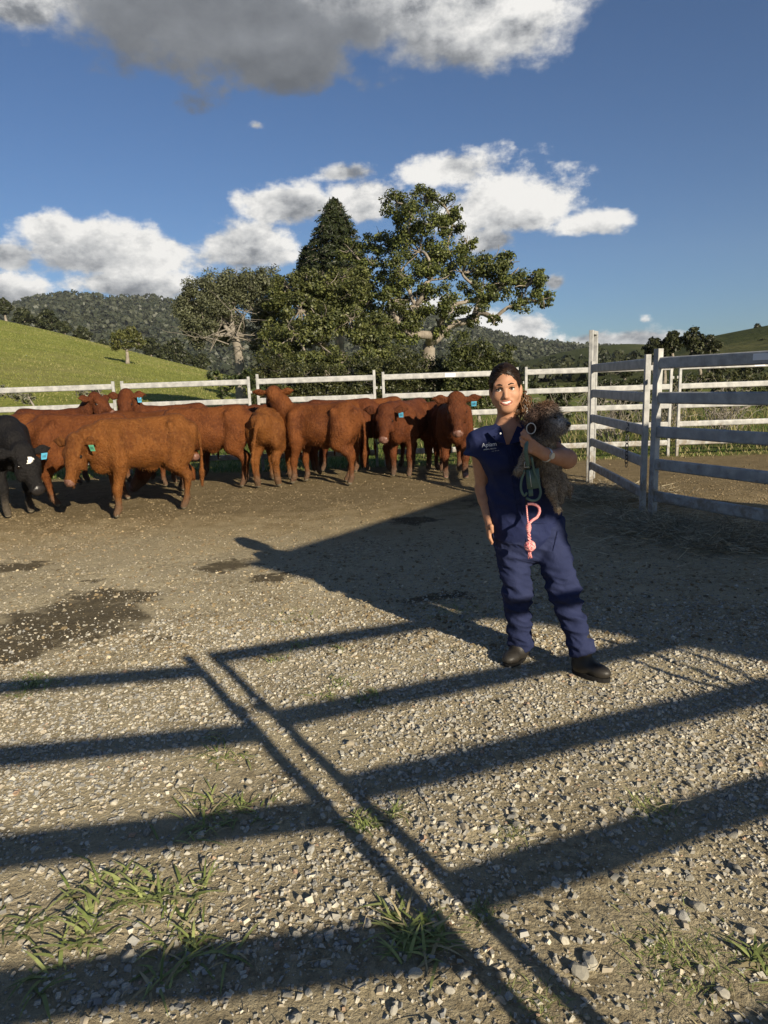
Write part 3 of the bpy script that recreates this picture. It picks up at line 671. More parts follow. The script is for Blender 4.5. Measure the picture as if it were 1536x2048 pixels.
def tree(name, label, base, fork, blobs, seed, r_tr=.25, leaf=(.22, .10), lo=(.018, .026, .009), hi=(.075, .085, .026), dens=1.0, group=None, cat='tree', twigs=6, bark='bark', clump=(17, .40), squash=.8, limb_r=.45):
    """blobs: (world centre, radius)"""
    g = np.random.default_rng(seed); base = np.asarray(base, float); T = thing(name, label, cat, base, 0, group)
    loc = lambda p: np.asarray(p)-base
    fork = np.asarray(fork, float)
    tm = MB(); tp = bent(base-[0, 0, .1], fork, g, 7, .04); tm.tube(tp-base, np.linspace(r_tr*1.25, r_tr*.8, 7), 9); tm.build('trunk', M[bark], T, True)
    lm = MB(); LV = []; LF = []; LC = []; n0 = 0
    order = sorted(range(len(blobs)), key=lambda i: np.linalg.norm(blobs[i][0]-fork)); done = []
    for i in order:
        c, r = np.asarray(blobs[i][0], float), blobs[i][1]
        src, sr = fork, r_tr*.7
        best = np.linalg.norm(c-fork)
        for (dc, dr) in done:
            dd = np.linalg.norm(c-dc)
            if dd < best*.62 and np.linalg.norm(dc-fork) < np.linalg.norm(c-fork): best = dd; src, sr = dc, dr
        er = max(r_tr*.14, sr*limb_r); pp = bent(src, c, g, 7, .09, .06); lm.tube(loc(pp), np.linspace(sr*.8, er, 7), 6); done.append((c, er))
        for _ in range(twigs):
            d = unit(g.normal(size=3)+[0, 0, .3]); pp = bent(c, c+d*r*g.uniform(.6, 1.0), g, 4, .1); lm.tube(loc(pp), np.linspace(er*.55, er*.12, 4), 4, False)
        ns = clump[0]; sd = g.normal(size=(ns, 3)); sd /= np.linalg.norm(sd, axis=1)[:, None]; sd[:, 2] *= squash
        sc_ = c+sd*r*g.uniform(.5, .85, (ns, 1)); sr_ = r*clump[1]*g.uniform(.7, 1.25, ns)
        npl = int(dens*620*(r/ .9)**2/ns*(.2/leaf[0])**1.5)+4
        d = g.normal(size=(ns, npl, 3)); d /= np.linalg.norm(d, axis=2)[..., None]
        P = sc_[:, None]+d*sr_[:, None, None]*(g.random((ns, npl, 1))**.45)*np.array([1, 1, .75])
        v, f, c_ = leaf_faces(P.reshape(-1, 3), d.reshape(-1, 3), g, leaf[0], leaf[1], lo, hi)
        c_ = c_*np.repeat(g.uniform(.75, 1.25, (ns, 1, 1))*np.ones((1, npl*4, 1)), 1, 0).reshape(-1, 1)
        LV.append(v); LF.append(f+n0); LC.append(c_); n0 += len(v)
    lm.build('limbs', M[bark], T, True)
    link('crown', mesh('crown', np.concatenate(LV)-base, np.concatenate(LF), M['leaf'], False, np.concatenate(LC)), T)
    return T
def pb(lst, Y, dz=0.0):
    """pixel blobs (px, py, r px, depth offset m) -> world blobs at about depth Y"""
    o = []
    for b in lst:
        y = Y+(b[3] if len(b) > 3 else 0); o.append((at(b[0], b[1], y), b[2]*y/F))
    return o
def base_at(px, Y): p = at(px, 700, Y); p[2] = 0; return p
YF = 38.
tree('fig_tree', 'tall dark fig tree with pale limbs, tallest beside the dome-shaped pine', base_at(862, YF), at(858, 690, YF), pb([
    (795, 408, 34), (822, 435, 36, -1), (850, 400, 36), (893, 418, 33), (905, 450, 26), (862, 450, 42, -1.5), (800, 470, 42, 1), (760, 492, 38, 1.5), (745, 540, 34, 1),
    (840, 505, 48, -1), (900, 505, 42), (935, 490, 22), (800, 545, 48, -2), (860, 560, 46, -2), (925, 545, 46), (985, 530, 40), (1015, 522, 26), (960, 590, 40, -1), (1010, 568, 42), (1055, 572, 38), (1086, 598, 24), (1070, 556, 24),
    (900, 610, 40, -2), (830, 612, 44, -2), (1040, 610, 26), (990, 640, 16), (945, 640, 18, 1), (780, 600, 40, -2), (700, 500, 30, 2), (880, 660, 26, -1), (815, 668, 36, -2), (765, 660, 40, -2), (740, 605, 40, -1)], YF),
    5, .42, (.16, .085), (.022, .036, .009), (.150, .165, .044), 1.5, twigs=6, limb_r=.7, clump=(13, .37))
tree('broadleaf_tree', 'spreading broadleaf tree with bare pale twigs under the dome-shaped pine', base_at(640, 35.), at(650, 690, 35.), pb([
    (575, 575, 38), (612, 560, 36), (655, 572, 40), (700, 585, 36), (560, 610, 36), (600, 620, 42, -1), (650, 640, 44, -2), (700, 640, 42, -2), (720, 690, 42, -2), (590, 670, 44, -2), (560, 650, 34), (640, 690, 44, -2.5), (560, 710, 40, -2), (685, 555, 30, 1), (740, 650, 38, -1), (610, 725, 36, -3), (680, 730, 36, -3), (545, 680, 36, -1), (625, 600, 40, 1), (675, 615, 42, 1), (720, 560, 36, 2), (760, 700, 44, -2), (800, 640, 44, 1), (560, 740, 38, -2), (740, 730, 40, -3)], 35.),
    6, .3, (.16, .08), (.022, .034, .010), (.145, .152, .045), 2.0, twigs=9, bark='bark')
tree('feathery_tree', 'grey feathery tree with bare drooping lower branches, left of the tree clump', base_at(482, 37.), at(468, 668, 37.), pb([
    (400, 590, 36), (430, 572, 34), (470, 566, 34), (505, 570, 34), (540, 562, 32), (385, 625, 30), (425, 615, 38), (470, 605, 38), (515, 605, 36), (545, 595, 30), (380, 650, 22), (530, 640, 26, 1), (450, 640, 26, 1), (410, 650, 28, -.5), (480, 655, 26, 1), (365, 615, 22), (395, 680, 20), (520, 680, 26, .5), (375, 590, 22), (450, 590, 36, 1), (490, 580, 34, 1), (530, 620, 32, 1), (440, 670, 24, .8), (555, 580, 26)], 37.),
    7, .26, (.16, .06), (.052, .058, .034), (.150, .158, .080), 3.0, twigs=9, bark='twig', clump=(20, .46), squash=.95)
# bare branches of the feathery tree
gt = np.random.default_rng(71); tw = MB(); ft = bpy.data.objects['feathery_tree']; b0 = np.array(ft.location)
for k in range(16):
    a = at(470+gt.normal()*14, 690-gt.random()*60, 37+gt.normal()*.5); e = at(gt.uniform(372, 540), gt.uniform(625, 745), 36.5+gt.normal()*1.2); p = bent(a, e, gt, 6, .1, .12); tw.tube(p-b0, np.linspace(.04, .010, 6), 4, False)
    for _ in range(5): q = p[gt.integers(2, 6)]; tw.tube(bent(q, q+gt.normal(size=3)*[.8, .4, .6], gt, 4, .12)-b0, np.linspace(.02, .006, 4), 3, False)
tw.build('bare_branches', M['twig'], ft, True)
# dome-shaped pine: whorls of long branches, foliage on the outer half
def dome_pine(name, label, px, Y, prof, seed):
    g = np.random.default_rng(seed); base = base_at(px, Y); T = thing(name, label, 'pine tree', base)
    top = at(px, prof[0][0], Y); tm = MB(); tm.tube(np.array([[0, 0, -.1], [0, 0, top[2]*.5], [top[0]-base[0], 0, top[2]-.3]]), [.36, .24, .05], 9); tm.build('trunk', M['bark'], T, True)
    lm = MB(); LV = []; LF = []; LC = []; n0 = 0
    ys = np.arange(prof[0][0]+4, prof[-1][0], 6.5)
    for yv in ys:
        rr = np.interp(yv, [p[0] for p in prof], [p[1] for p in prof])*Y/F; z = at(px, yv, Y)[2]; nbr = 13
        for j in range(nbr):
            t = j/nbr*6.283+g.random()*.5; L = rr*g.uniform(.72, 1.12); d = np.array([math.cos(t), math.sin(t), 0])
            s = np.linspace(0, 1, 6); p = d*L*s[:, None]; p[:, 2] = z+.10*L*np.sin(s*2.4)-.16*L*s**2+g.normal()*.05
            lm.tube(p, np.linspace(.05, .015, 6), 3, False)
            n = int(20+46*rr/1.7); tt = .35+.65*g.random(n)**.7; q = d*L*tt[:, None]; q[:, 2] = np.interp(tt, s, p[:, 2]); q += g.normal(size=(n, 3))*[.10, .10, .07]
            v, f, c_ = leaf_faces(q, np.tile(d, (n, 1)), g, .26, .075, (.012, .020, .007), (.042, .052, .016)); LV.append(v); LF.append(f+n0); LC.append(c_); n0 += len(v)
    lm.build('limbs', M['twig'], T, True)
    link('crown', mesh('crown', np.concatenate(LV), np.concatenate(LF), M['leaf'], False, np.concatenate(LC)), T)
    return T
dome_pine('dome_pine', 'dark dome-shaped pine rising behind the broadleaf trees', 680, 46., [(398, 2), (412, 14), (440, 31), (480, 48), (530, 62), (580, 66), (640, 60)], 81)
dome_pine('young_pine', 'small dark pine tip peeking out left of the dome-shaped pine', 624, 47., [(495, 3), (508, 12), (530, 19), (570, 24), (600, 24)], 82)
# shrubs and small trees along the far side of the fence
SHR = [('bushy_shrub', 'leafy shrub below the fig tree right behind the woman\'s head', 958, 26., [(930, 690, 34), (960, 705, 36), (995, 715, 30), (910, 725, 34), (960, 745, 36), (1010, 735, 26), (1018, 700, 16)], (.024, .034, .010), (.10, .108, .03)),
       ('bushy_shrub', 'dense dark shrub behind the rails below the fig trunk', 850, 27., [(800, 720, 40), (850, 730, 40), (890, 745, 36), (780, 755, 36), (840, 765, 36), (750, 735, 38)], (.018, .026, .008), (.078, .080, .026)),
       ('bushy_shrub', 'dark shrub behind the rails above the head-up red cow', 640, 27., [(560, 745, 36), (610, 750, 38), (660, 755, 38), (700, 745, 38), (530, 730, 34), (590, 770, 30)], (.02, .028, .008), (.080, .080, .026)),
       ('bushy_shrub', 'dark glossy shrub beside the rail at the left end of the trees', 455, 21., [(430, 755, 18), (465, 765, 22), (490, 755, 24), (510, 775, 22), (445, 785, 16), (420, 748, 8)], (.016, .026, .008), (.06, .078, .024)),
       ('bushy_shrub', 'low grey shrub behind the rail at the far left', 35, 17., [(0, 785, 18), (30, 792, 18), (58, 797, 14)], (.07, .075, .045), (.15, .15, .09)),
       ('bushy_shrub', 'pale bare-stemmed shrub behind the rail joint at the left', 180, 18., [(165, 785, 13), (190, 778, 13), (205, 795, 12)], (.09, .085, .055), (.17, .16, .11)),
       ('scrub_bush', 'dark scrub bush seen between the rails just right of the woman', 1110, 22., [(1060, 775, 20), (1095, 778, 24), (1135, 785, 24), (1165, 778, 20), (1120, 800, 22)], (.018, .026, .009), (.058, .068, .024)),
       ('scrub_bush', 'dark scrub bush seen through the gate panel', 1245, 23., [(1200, 770, 22), (1235, 772, 24), (1275, 772, 24), (1305, 780, 24), (1250, 795, 20)], (.018, .026, .009), (.058, .068, .024)),
       ('scrub_bush', 'olive scrub bush behind the rails at the right edge', 1470, 21., [(1390, 765, 26), (1430, 760, 28), (1475, 762, 30), (1520, 765, 30), (1350, 775, 24), (1560, 760, 30)], (.026, .034, .010), (.10, .10, .035))]
for i, (nm, lab, px, Y, bl, lo, hi) in enumerate(SHR):
    if i in (0, 1, 2, 6, 7, 8): bl = bl+[(b_[0]+(14 if k_ % 2 else -10), b_[1]+34, b_[2]*1.05) for k_, b_ in enumerate(bl)]+([(b_[0]-8, b_[1]+66, b_[2]) for b_ in bl] if i < 3 else [])
    b0 = base_at(px, Y); tree(nm, lab, b0, b0+[0, 0, .35], pb(bl, Y), 100+i, .07, (.11, .055), lo, hi, .9*1.6 if i not in (4, 5) else .5, 'shrubs behind the far fence', 'shrub', 7, 'twig')
# round tree alone on the hill, trees behind the crest, clump on the right
def hill_point(px, py, G):
    d = ray(px, py); d = d/np.linalg.norm(d); Q = G.reshape(-1, 3)-EYE; t = Q@d; e = np.linalg.norm(Q-t[:, None]*d, axis=1)/np.maximum(t, 1); e[t < 20] = 9; return G.reshape(-1, 3)[np.argmin(e)]
p = hill_point(255, 727, HL[:39]); Yp = p[1]
tree('hill_tree', 'round-crowned tree standing alone on the grass hill', p, at(254, 704, Yp), pb([(236, 676, 16), (256, 664, 16), (276, 678, 15), (254, 684, 18), (232, 692, 12), (280, 690, 10), (268, 668, 12), (244, 666, 11)], Yp), 130, .22, (.34, .17), (.04, .05, .014), (.15, .15, .045), 1.9, None, 'tree', 5)
RIDGE = [(8, 612, 16, 'tree at the left edge above the hill crest'), (45, 632, 20, 'dark tree behind the hill crest, second from the left edge'), (92, 640, 24, 'wide bushy tree behind the upper hill crest'), (128, 655, 14, 'small tree behind the crest beside the wide bushy one'), (165, 668, 18, 'rounded tree behind the middle of the crest'), (205, 688, 12, 'low tree just left of the lone hill tree'),
         (300, 690, 18, 'tree behind the crest just right of the lone hill tree'), (330, 705, 18, 'tree on the lower crest, second right of the lone hill tree'), (365, 715, 20, 'tree on the lower crest in front of the wooded ridge'), (400, 722, 18, 'low tree near the foot of the crest by the feathery tree'), (350, 690, 16, 'taller tree behind the lower crest')]
for i, (px, py, r, lab) in enumerate(RIDGE):
    Y = 175.; c = at(px, py, Y); b0 = c.copy(); b0[2] -= r*1.9*Y/F
    tree('ridge_tree', lab, b0, b0+[0, 0, r*.9*Y/F], pb([(px-r*.5, py+r*.1, r*.62), (px+r*.5, py+r*.15, r*.62), (px, py-r*.4, r*.6), (px, py+r*.5, r*.7)], Y), 140+i, .3, (.75, .4), (.018, .025, .010), (.062, .068, .026), 2.6, 'trees behind the hill crest', 'tree', 2)
RC = [(1310, 692, 22, 'leftmost tree of the dark clump behind the gate panel'), (1345, 680, 24, 'tree in the dark clump with a broken top, above the panel joint'), (1385, 676, 24, 'tallest round tree of the dark clump on the right'), (1420, 690, 22, 'rightmost tree of the dark clump below the grazing hill'), (1330, 712, 22, 'low tree at the foot of the dark clump, left'), (1400, 712, 24, 'low tree at the foot of the dark clump, right'),
      (1440, 728, 22, 'low dark tree behind the top rail near the right edge'), (1500, 735, 24, 'low dark tree behind the top rail at the right edge'), (1250, 735, 22, 'low dark tree right of the tall gate frame'), (1525, 690, 14, 'dark tree on the grazing hill at the right edge'), (1515, 652, 6, 'tiny tree on the crest of the grazing hill')]
for i, (px, py, r, lab) in enumerate(RC):
    Y = 62. if i < 9 else (150. if i == 9 else 225.); c = at(px, py, Y); b0 = c.copy(); b0[2] = max(0, c[2]-r*2.4*Y/F) if i < 9 else c[2]-r*1.6*Y/F
    tree('clump_tree', lab, b0, b0+(c-b0)*.6, pb([(px-r*.5, py+r*.2, r*.6), (px+r*.5, py+r*.1, r*.6), (px, py-r*.45, r*.55), (px, py+r*.5, r*.7), (px-r*.2, py-r*.1, r*.6, -.5)], Y), 160+i, .16, (.3 if i < 9 else .8, .16 if i < 9 else .4), (.016, .022, .008), (.058, .062, .022), 1.7, 'trees behind the right-hand panels', 'tree', 4)
# dead twiggy bushes behind the rails on the right
for i, (px, py, Y, k, lab) in enumerate([(1222, 795, 16.5, 30, 'dead twiggy bush seen through the gate panel'), (1075, 835, 15.5, 22, 'dead twiggy bush behind the dog'), (1450, 850, 16.5, 40, 'dead twiggy bush behind the rails near the right edge'), (1340, 860, 17., 26, 'dead twiggy bush behind the white fence joint on the right')]):
    b0 = base_at(px, Y); g = np.random.default_rng(190+i); m_ = MB()
    for _ in range(k):
        e = np.array([g.normal()*.4, g.normal()*.3, g.uniform(.6, 1.35)]); pth = bent([g.normal()*.1, g.normal()*.1, -.02], e, g, 6, .12); m_.tube(pth, np.linspace(.014, .004, 6), 4, False)
        for _ in range(4): q = pth[g.integers(2, 6)]; m_.tube(bent(q, q+g.normal(size=3)*[.22, .15, .2]+[0, 0, .1], g, 4, .15), np.linspace(.007, .002, 4), 3, False)
    tag(link('dead_bush', m_.me('dead_bush', M['twig']), None, b0), lab, 'bush', 'dead bushes behind the fence')

# ------------------------------------------------------------------ cattle panels
RAILS = [.27, .62, .97, 1.33, 1.69]
def panel(name, label, a, b, top=1.79, rails=RAILS, post=.05, rh=.105, rw=.042, stickers=(), group='galvanised cattle panels', extra_post=(0, 0)):
    a = np.array([a[0], a[1], 0.]); b = np.array([b[0], b[1], 0.]); L = np.linalg.norm(b-a); ang = math.atan2(b[1]-a[1], b[0]-a[0])
    T = thing(name, label, 'fence panel', a, ang, group)
    for x in (0, L):
        m_ = MB(); m_.rbar([x, 0, -.03], [x, 0, top], post, post, .007, (1, 0, 0)); m_.build('post', M['galv'], T)
    for z in rails:
        m_ = MB(); m_.rbar([post/2-.004, 0, z], [L-post/2+.004, 0, z], rh, rw, .02, (0, 0, 1)); m_.build('rail', M['galv'], T, False)
    for x, d in ((0, -1), (L, 1)):
        for z in (.45, 1.5):
            m_ = MB(); m_.rbar([x+d*.024, 0, z], [x+d*.058, 0, z], .05, .014, .003, (0, 0, 1)); m_.build('pin_lug', M['galv'], T)
    for (x, z, w, h) in stickers:
        m_ = MB(); m_.box([x, -rw/2-.002, z], [w, .003, h]); m_.build('sticker', M['sticker'], T)
    return T
FX = [-560, -140, 236, 507, 758, 1043, 1350, 1680, 2040]
fp = [at(x, 780, FENCE_Y if x < 1300 else FENCE_Y-.1) for x in FX]
fl = ['far fence panel at the left edge, behind the hindmost cows', 'far fence panel left of the first white post joint', 'far fence panel behind the two side-by-side red heads', 'far fence panel behind the head-up red cow', 'far fence panel behind the cow pair left of the woman', 'far fence panel right of the woman, partly hidden by the gate', 'far fence panel right of the white joint seen through the right-hand panel', 'far fence panel running out at the right edge']
for i in range(1, 8):
    a, b = fp[i].copy(), fp[i+1].copy(); d = unit((b-a)*[1, 1, 0]); a += d*.085; b -= d*.085
    Lp = np.linalg.norm((b-a)[:2])
    panel('cattle_panel', fl[i], a, b, stickers=[(Lp*.5, 1.69, .2, .07)] if i in (4, 6) else (), top=1.79 if i != 3 else 1.83)
# right side: gate panel and the near panel
G0, G1 = gnd(1181, 966), gnd(1284, 1033); N0 = gnd(1304, 1040)
vp = unit(np.array([*ray(148, 788)[:2], 0])); N1 = N0-vp*3.0
panel('cattle_panel', 'shaded gate panel with a hanging chain, hinged behind the dog', G1, G0, top=1.79, post=.06, rh=.118, rw=.046, stickers=[(1.55, 1.69, .09, .07)])
panel('cattle_panel', 'shaded cattle panel nearest the camera at the right edge', N0, N1, top=1.84, post=.072, rh=.122, rw=.048, stickers=())

# sticker on the shaded outer face of the near panel
npn = [q for q in bpy.data.objects if q.get('label', '').startswith('shaded cattle panel nearest')][0]
m_ = MB(); m_.box([1.22, -.0265, 1.70], [.16, .003, .06]); m_.build('sticker', M['sticker'], npn)
# tall gate frame
T = thing('tall_hoop', 'tall narrow gate frame standing above the fence line behind the dog', 'gate frame', (G0[0]+.01, G0[1]+.14, 0), R(62))
for x in (0, .34):
    m_ = MB(); m_.rbar([x, 0, -.03], [x, 0, 2.24], .06, .06, .008, (1, 0, 0)); m_.build('post', M['galv'], T)
m_ = MB(); m_.rbar([.031, 0, 2.21], [.309, 0, 2.21], .058, .058, .008, (0, 0, 1)); m_.build('header', M['galv'], T)
# chain
d_ = unit(G0-G1); Lg = np.linalg.norm(G0-G1); cp = G1+d_*Lg*.22; out = np.array([d_[1], -d_[0], 0]); out = out if out@(EYE-cp) > 0 else -out
T = thing('chain', 'short dark chain hanging from the gate panel', 'chain', cp+out*.036+[0, 0, .50], math.atan2(d_[1], d_[0]))
lv = MB(); th = np.linspace(0, 2*math.pi, 11)[:-1]; ringp = np.stack([.018*np.cos(th), 0*th, .03*np.sin(th)], 1); ringp = np.concatenate([ringp, ringp[:1]]); lv.tube(ringp, .005, 5, False); lme = lv.me('link', M['chain'], True)
for k in range(10):
    q = link('link', lme, T, (0, 0, .02+k*.046)); q.rotation_euler = (0, 0, (k % 2)*1.4+.4)
m_ = MB(); m_.tube([[-.03, 0, .49], [0, -.012, .5], [.03, 0, .53]], .008, 6); m_.build('hook', M['chain'], T)

# fence behind the photographer (its shadow crosses the foreground)
te = 1/math.tan(SUN_EL); sdir = -unit(SUN_DIR*[1, 1, 0])      # shadow direction on the ground
def shade_base(px, py, z): q = gnd(px, py); return q-sdir*z*te
JA, JB = shade_base(372, 1312, 1.84), shade_base(421, 1306, 1.84)
def zline(px, py, a, d):
    """height of the point on vertical plane (a, d) that shades ground pixel"""
    q = gnd(px, py); n = np.array([-d[1], d[0], 0]); t = ((a-q)@n)/((-sdir)@n); return t/te
dl = unit([1, .12, 0]); dr = unit([1, .36, 0])
zl = [zline(px, py, JA, dl) for px, py in ((180, 1360), (240, 1490), (300, 1668), (380, 1945))]
zr = [zline(px, py, JB, dr) for px, py in ((700, 1272), (800, 1390), (1150, 1470), (1250, 1680))]
print('shadow fence', JA, JB, zl, zr)
panel('cattle_panel', 'cattle panel behind the photographer, left of the post pair', JA-dl*3.2, JA, top=1.84, rails=zl+[zl[-1]-.31], rh=.088)
panel('cattle_panel', 'cattle panel behind the photographer, right of the post pair', JB, JB+dr*3.6, top=1.84, rails=zr+[zr[-1]-.31], rh=.088)

# unseen pipes added and bent to cast the curved shadows right of the boots
M['poly'] = material('black_pipe', (.02, .02, .02), .5)
for k_, (lab, zz, pts_) in enumerate([('unseen black pipe added to cast a curved shadow right of the boots, uppermost', 1.55, [(1185, 1258), (1270, 1275), (1370, 1305), (1460, 1340), (1560, 1392)]),
                           ('unseen black pipe added to cast a curved shadow right of the boots, middle', 1.35, [(1190, 1278), (1280, 1300), (1370, 1335), (1450, 1368), (1550, 1415)]),
                           ('unseen black pipe added to cast a curved shadow right of the boots, lowest', 1.15, [(1215, 1305), (1300, 1335), (1380, 1362), (1450, 1380)])]):
    pp = np.array([gnd(*p)-sdir*(zz-.22*math.sin(j_/(len(pts_)-1)*math.pi))*te+np.array([0, 0, zz-.22*math.sin(j_/(len(pts_)-1)*math.pi)]) for j_, p in enumerate(pts_)]); dn_ = np.concatenate([pp[:1], pp, pp[-1:]])
    m_ = MB(); m_.tube(np.array([[np.interp(u_, np.arange(len(pp)), pp[:, a_]) for a_ in range(3)] for u_ in np.linspace(0, len(pp)-1, 21)])-pp[0], .016, 6); tag(link('shadow_pipe', m_.me('shadow_pipe', M['poly'], True), None, pp[0]), lab, 'pipe', 'added shadow-casting pipes out of view')
# added roof on posts, out of view, its outline shaped to shade the mid yard
M['iron'] = material('roof_iron', (.45, .46, .46), .5, (.35, .34, .33), 3, metal=.4)
ZR = 3.1
def roof_pt(x, y, z=ZR): return np.array([x, y, 0])-sdir*z*te+[0, 0, z]
corner = [(-1.24, 6.02), (1.38, 9.63), (2.75, 10.15), (5.4, 7.0), (5.2, 2.2), (2.07, 3.52), (1.33, 4.06), (.61, 4.36), (-.22, 5.33), (-.60, 5.42)]
pts = np.array([roof_pt(x, y) for x, y in corner]); base = np.array([pts[:, 0].mean(), pts[:, 1].mean(), 0])
T = thing('shade_roof', 'unseen iron roof on posts added right of the photographer to shade the yard', 'shade caster', base)
lo_ = pts-base; hi_ = lo_+[0, 0, .04]; n = len(pts)
link('roof', mesh('roof', np.concatenate([lo_, hi_]), [list(range(n))[::-1], [i+n for i in range(n)]]+[[i, (i+1) % n, (i+1) % n+n, i+n] for i in range(n)], M['iron']), T)
for x, y in ((2.6, 9.6), (5.0, 6.9), (4.9, 2.5), (2.6, 6.2)):
    q = roof_pt(x, y)-base; m_ = MB(); m_.rbar([q[0], q[1], -.05], [q[0], q[1], ZR-.001], .09, .09, .01, (1, 0, 0)); m_.build('post', M['galv'], T)
# ------------------------------------------------------------------ cattle
def coat(name, c1, c2, c3):
    def ex(b, V, c, p):
        sp = b.n('ShaderNodeSeparateXYZ'); b.put(sp.inputs[0], V)
        n = b.noise(V, 3.2, 6, .65); nh = b.noise(b.v('MULTIPLY', V, (1.0, 1.0, .5)), 30, 6, .75); nd = b.noise(V, 9, 5, .7)
        c = b.mix(b.smooth(n, .36, .66), c1, c2)
        c = b.mix(b.m('MULTIPLY', b.smooth(nh, .44, .70), .65), c, c3); c = b.mix(b.m('MULTIPLY', b.smooth(b.noise(V, 17, 5, .7), .48, .72), .42), c, tuple(q*.5 for q in c2))
        low = b.m('SUBTRACT', 1.0, b.smooth(b.m('ADD', sp.outputs[2], b.m('MULTIPLY', b.m('SUBTRACT', nd, .5), .35)), .05, .34))
        return b.mix(b.m('MULTIPLY', low, .6), c, (.11, .088, .062))          # dried mud on the shanks
    return material(name, c1, .62, bump=.85, bscale=38, bdist=.032, extra=ex, spec=.2)
M['coat_red'] = coat('red_coat', (.128, .039, .0078), (.080, .022, .005), (.19, .065, .017))
M['coat_deep'] = coat('deep_red_coat', (.098, .027, .0065), (.058, .015, .0042), (.148, .046, .013))
M['coat_light'] = coat('ginger_coat', (.155, .053, .0095), (.098, .031, .006), (.225, .092, .024))
M['coat_black'] = coat('black_coat', (.006, .0055, .006), (.009, .008, .008), (.016, .014, .013))
M['nose_pink'] = material('pink_nose', (.21, .115, .085), .45, (.12, .055, .04), 40)
M['nose_black'] = material('black_nose', (.02, .018, .018), .35)
M['tag_blue'] = material('blue_tag', (.10, .42, .62), .45)
M['tag_green'] = material('green_tag', (.12, .46, .27), .45)
M['tag_ink'] = material('tag_ink', (.05, .09, .12), .6)
M['earhair'] = material('ear_hollow', (.07, .03, .02), .9)
M['white_hair'] = material('white_hair', (.72, .68, .6), .9)

